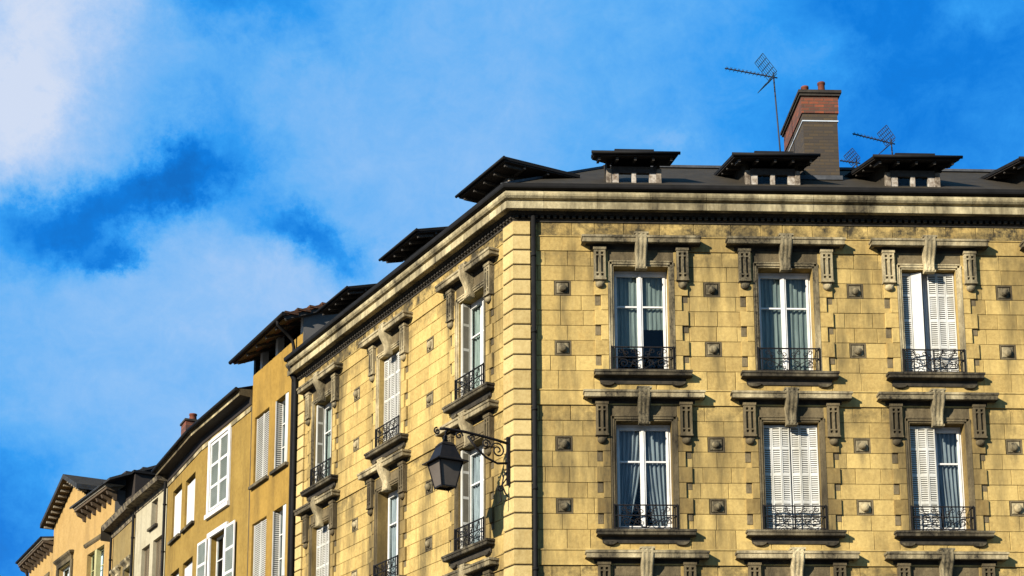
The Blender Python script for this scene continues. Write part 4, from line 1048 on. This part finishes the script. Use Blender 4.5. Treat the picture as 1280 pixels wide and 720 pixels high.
# cloud banks and blue gaps: centre azimuth / elevation, half sizes in degrees, tilt, amount
BLOBS = [(-15.9, 29.4, 4.2, 2.7, 52, .36), (-15, 31.5, 5, 2.2, 0, .16), (-17.5, 26.5, 2.6, 2.2, 0, .24),
         (-12.6, 24.5, 4.8, 1.1, 24, -.44), (-16.5, 24.1, 2.6, .9, 0, -.28), (-10.2, 25.5, 1.6, 1.2, 10, -.26), (-5.4, 24.1, 2.1, .9, -14, -.46), (-8.6, 27.9, 1.5, 1.5, 0, -.16), (-12.6, 22.9, .9, .45, 0, -.35),
         (-8, 21.6, 6, 2.2, 10, .20), (0, 23.6, 6, 3.2, 10, .10), (-5, 28.3, 4.5, 1.8, -10, .05), (-9, 31.6, 4.5, 1.6, 0, -.35),
         (3, 28, 5, 3, 20, .06), (18, 29.5, 9.5, 6, 0, -.36), (20, 24, 6, 5, 0, -.10), (-17.8, 13.3, 4.2, 3.6, 0, -.46), (-14, 17, 6, 2, 0, .04), (8, 27.4, 1.0, .5, 0, .12), (14.5, 29.6, 2.0, 1.0, 0, .16), (20, 30.5, 1.2, .8, 0, .14)]
for a0, e0, ra_, re_, tl, am in BLOBS:
    dx = mth(nt, 'SUBTRACT', azw, a0); dy = mth(nt, 'SUBTRACT', elw, e0); c, s_ = cos(R(tl)), sin(R(tl))
    u = mth(nt, 'DIVIDE', mth(nt, 'ADD', mth(nt, 'MULTIPLY', dx, c), mth(nt, 'MULTIPLY', dy, s_)), ra_)
    w_ = mth(nt, 'DIVIDE', mth(nt, 'SUBTRACT', mth(nt, 'MULTIPLY', dy, c), mth(nt, 'MULTIPLY', dx, s_)), re_)
    g_ = mth(nt, 'EXPONENT', mth(nt, 'MULTIPLY', mth(nt, 'ADD', mth(nt, 'MULTIPLY', u, u), mth(nt, 'MULTIPLY', w_, w_)), -1.0))
    g_ = mth(nt, 'MULTIPLY', g_, am); val = g_ if val is None else mth(nt, 'ADD', val, g_)
val = mth(nt, 'ADD', val, .56)
val = mth(nt, 'ADD', val, mth(nt, 'MULTIPLY', mth(nt, 'SUBTRACT', w2, .5), .34))
val = mth(nt, 'ADD', val, mth(nt, 'MULTIPLY', mth(nt, 'SUBTRACT', wf, .5), .26))
val = mth(nt, 'ADD', val, mth(nt, 'MULTIPLY', mth(nt, 'SUBTRACT', wg, .5), .09))
cloud = ramp(nt, val, [(0.0, (.0, .15, .58)), (.18, (.0, .21, .78)), (.36, (.03, .35, .95)), (.52, (.13, .47, .98)), (.70, (.29, .57, .98)), (.86, (.48, .67, .98)), (1.0, (.70, .79, .97))])
# clear sky blue comes from the sky model; veils and clouds are laid over it
hsv = nd(nt, 'ShaderNodeHueSaturation'); hsv.inputs['Saturation'].default_value = 1.35; hsv.inputs['Value'].default_value = 1.0; lk(nt, sky.outputs[0], hsv.inputs['Color'])
SC = 6.6
cl = mixc(nt, 1.0, cloud, (SC, SC, SC), 'MULTIPLY')
fin = mixc(nt, .92, hsv.outputs[0], cl)
lk(nt, fin, bg.inputs[0])

L = bpy.data.lights.new('sun', 'SUN'); L.energy = 5.0; L.angle = R(.5); L.color = (1, .93, .82)
so = bpy.data.objects.new('sun', L); C.objects.link(so); so.rotation_euler = (-sunv).to_track_quat('-Z', 'Y').to_euler(); so.location = (-20, -20, 40)

cam = bpy.data.cameras.new('camera'); co = bpy.data.objects.new('camera', cam); C.objects.link(co); S.camera = co
yaw, pit, rol = R(2.17310), R(10.67490), R(-.21046)
fw_ = Vector((sin(yaw) * cos(pit), cos(yaw) * cos(pit), sin(pit))); rt = Vector((cos(yaw), -sin(yaw), 0)); up = rt.cross(fw_)
r2 = rt * cos(rol) + up * sin(rol); u2 = -rt * sin(rol) + up * cos(rol)
mw = Matrix(((r2.x, u2.x, -fw_.x, -1.26881), (r2.y, u2.y, -fw_.y, -31.48251), (r2.z, u2.z, -fw_.z, 1.6), (0, 0, 0, 1)))
co.matrix_world = mw
cam.sensor_fit = 'HORIZONTAL'; cam.sensor_width = 36; cam.lens = 1972.99 / 1280 * 36; cam.shift_y = (770.43 - 360) / 1280
cam.clip_start = .1; cam.clip_end = 5000
S.view_settings.view_transform = 'Standard'; S.view_settings.look = 'None'; S.view_settings.exposure = 1.3; S.view_settings.gamma = 1
S.cycles.max_bounces = 6; S.cycles.transparent_max_bounces = 8
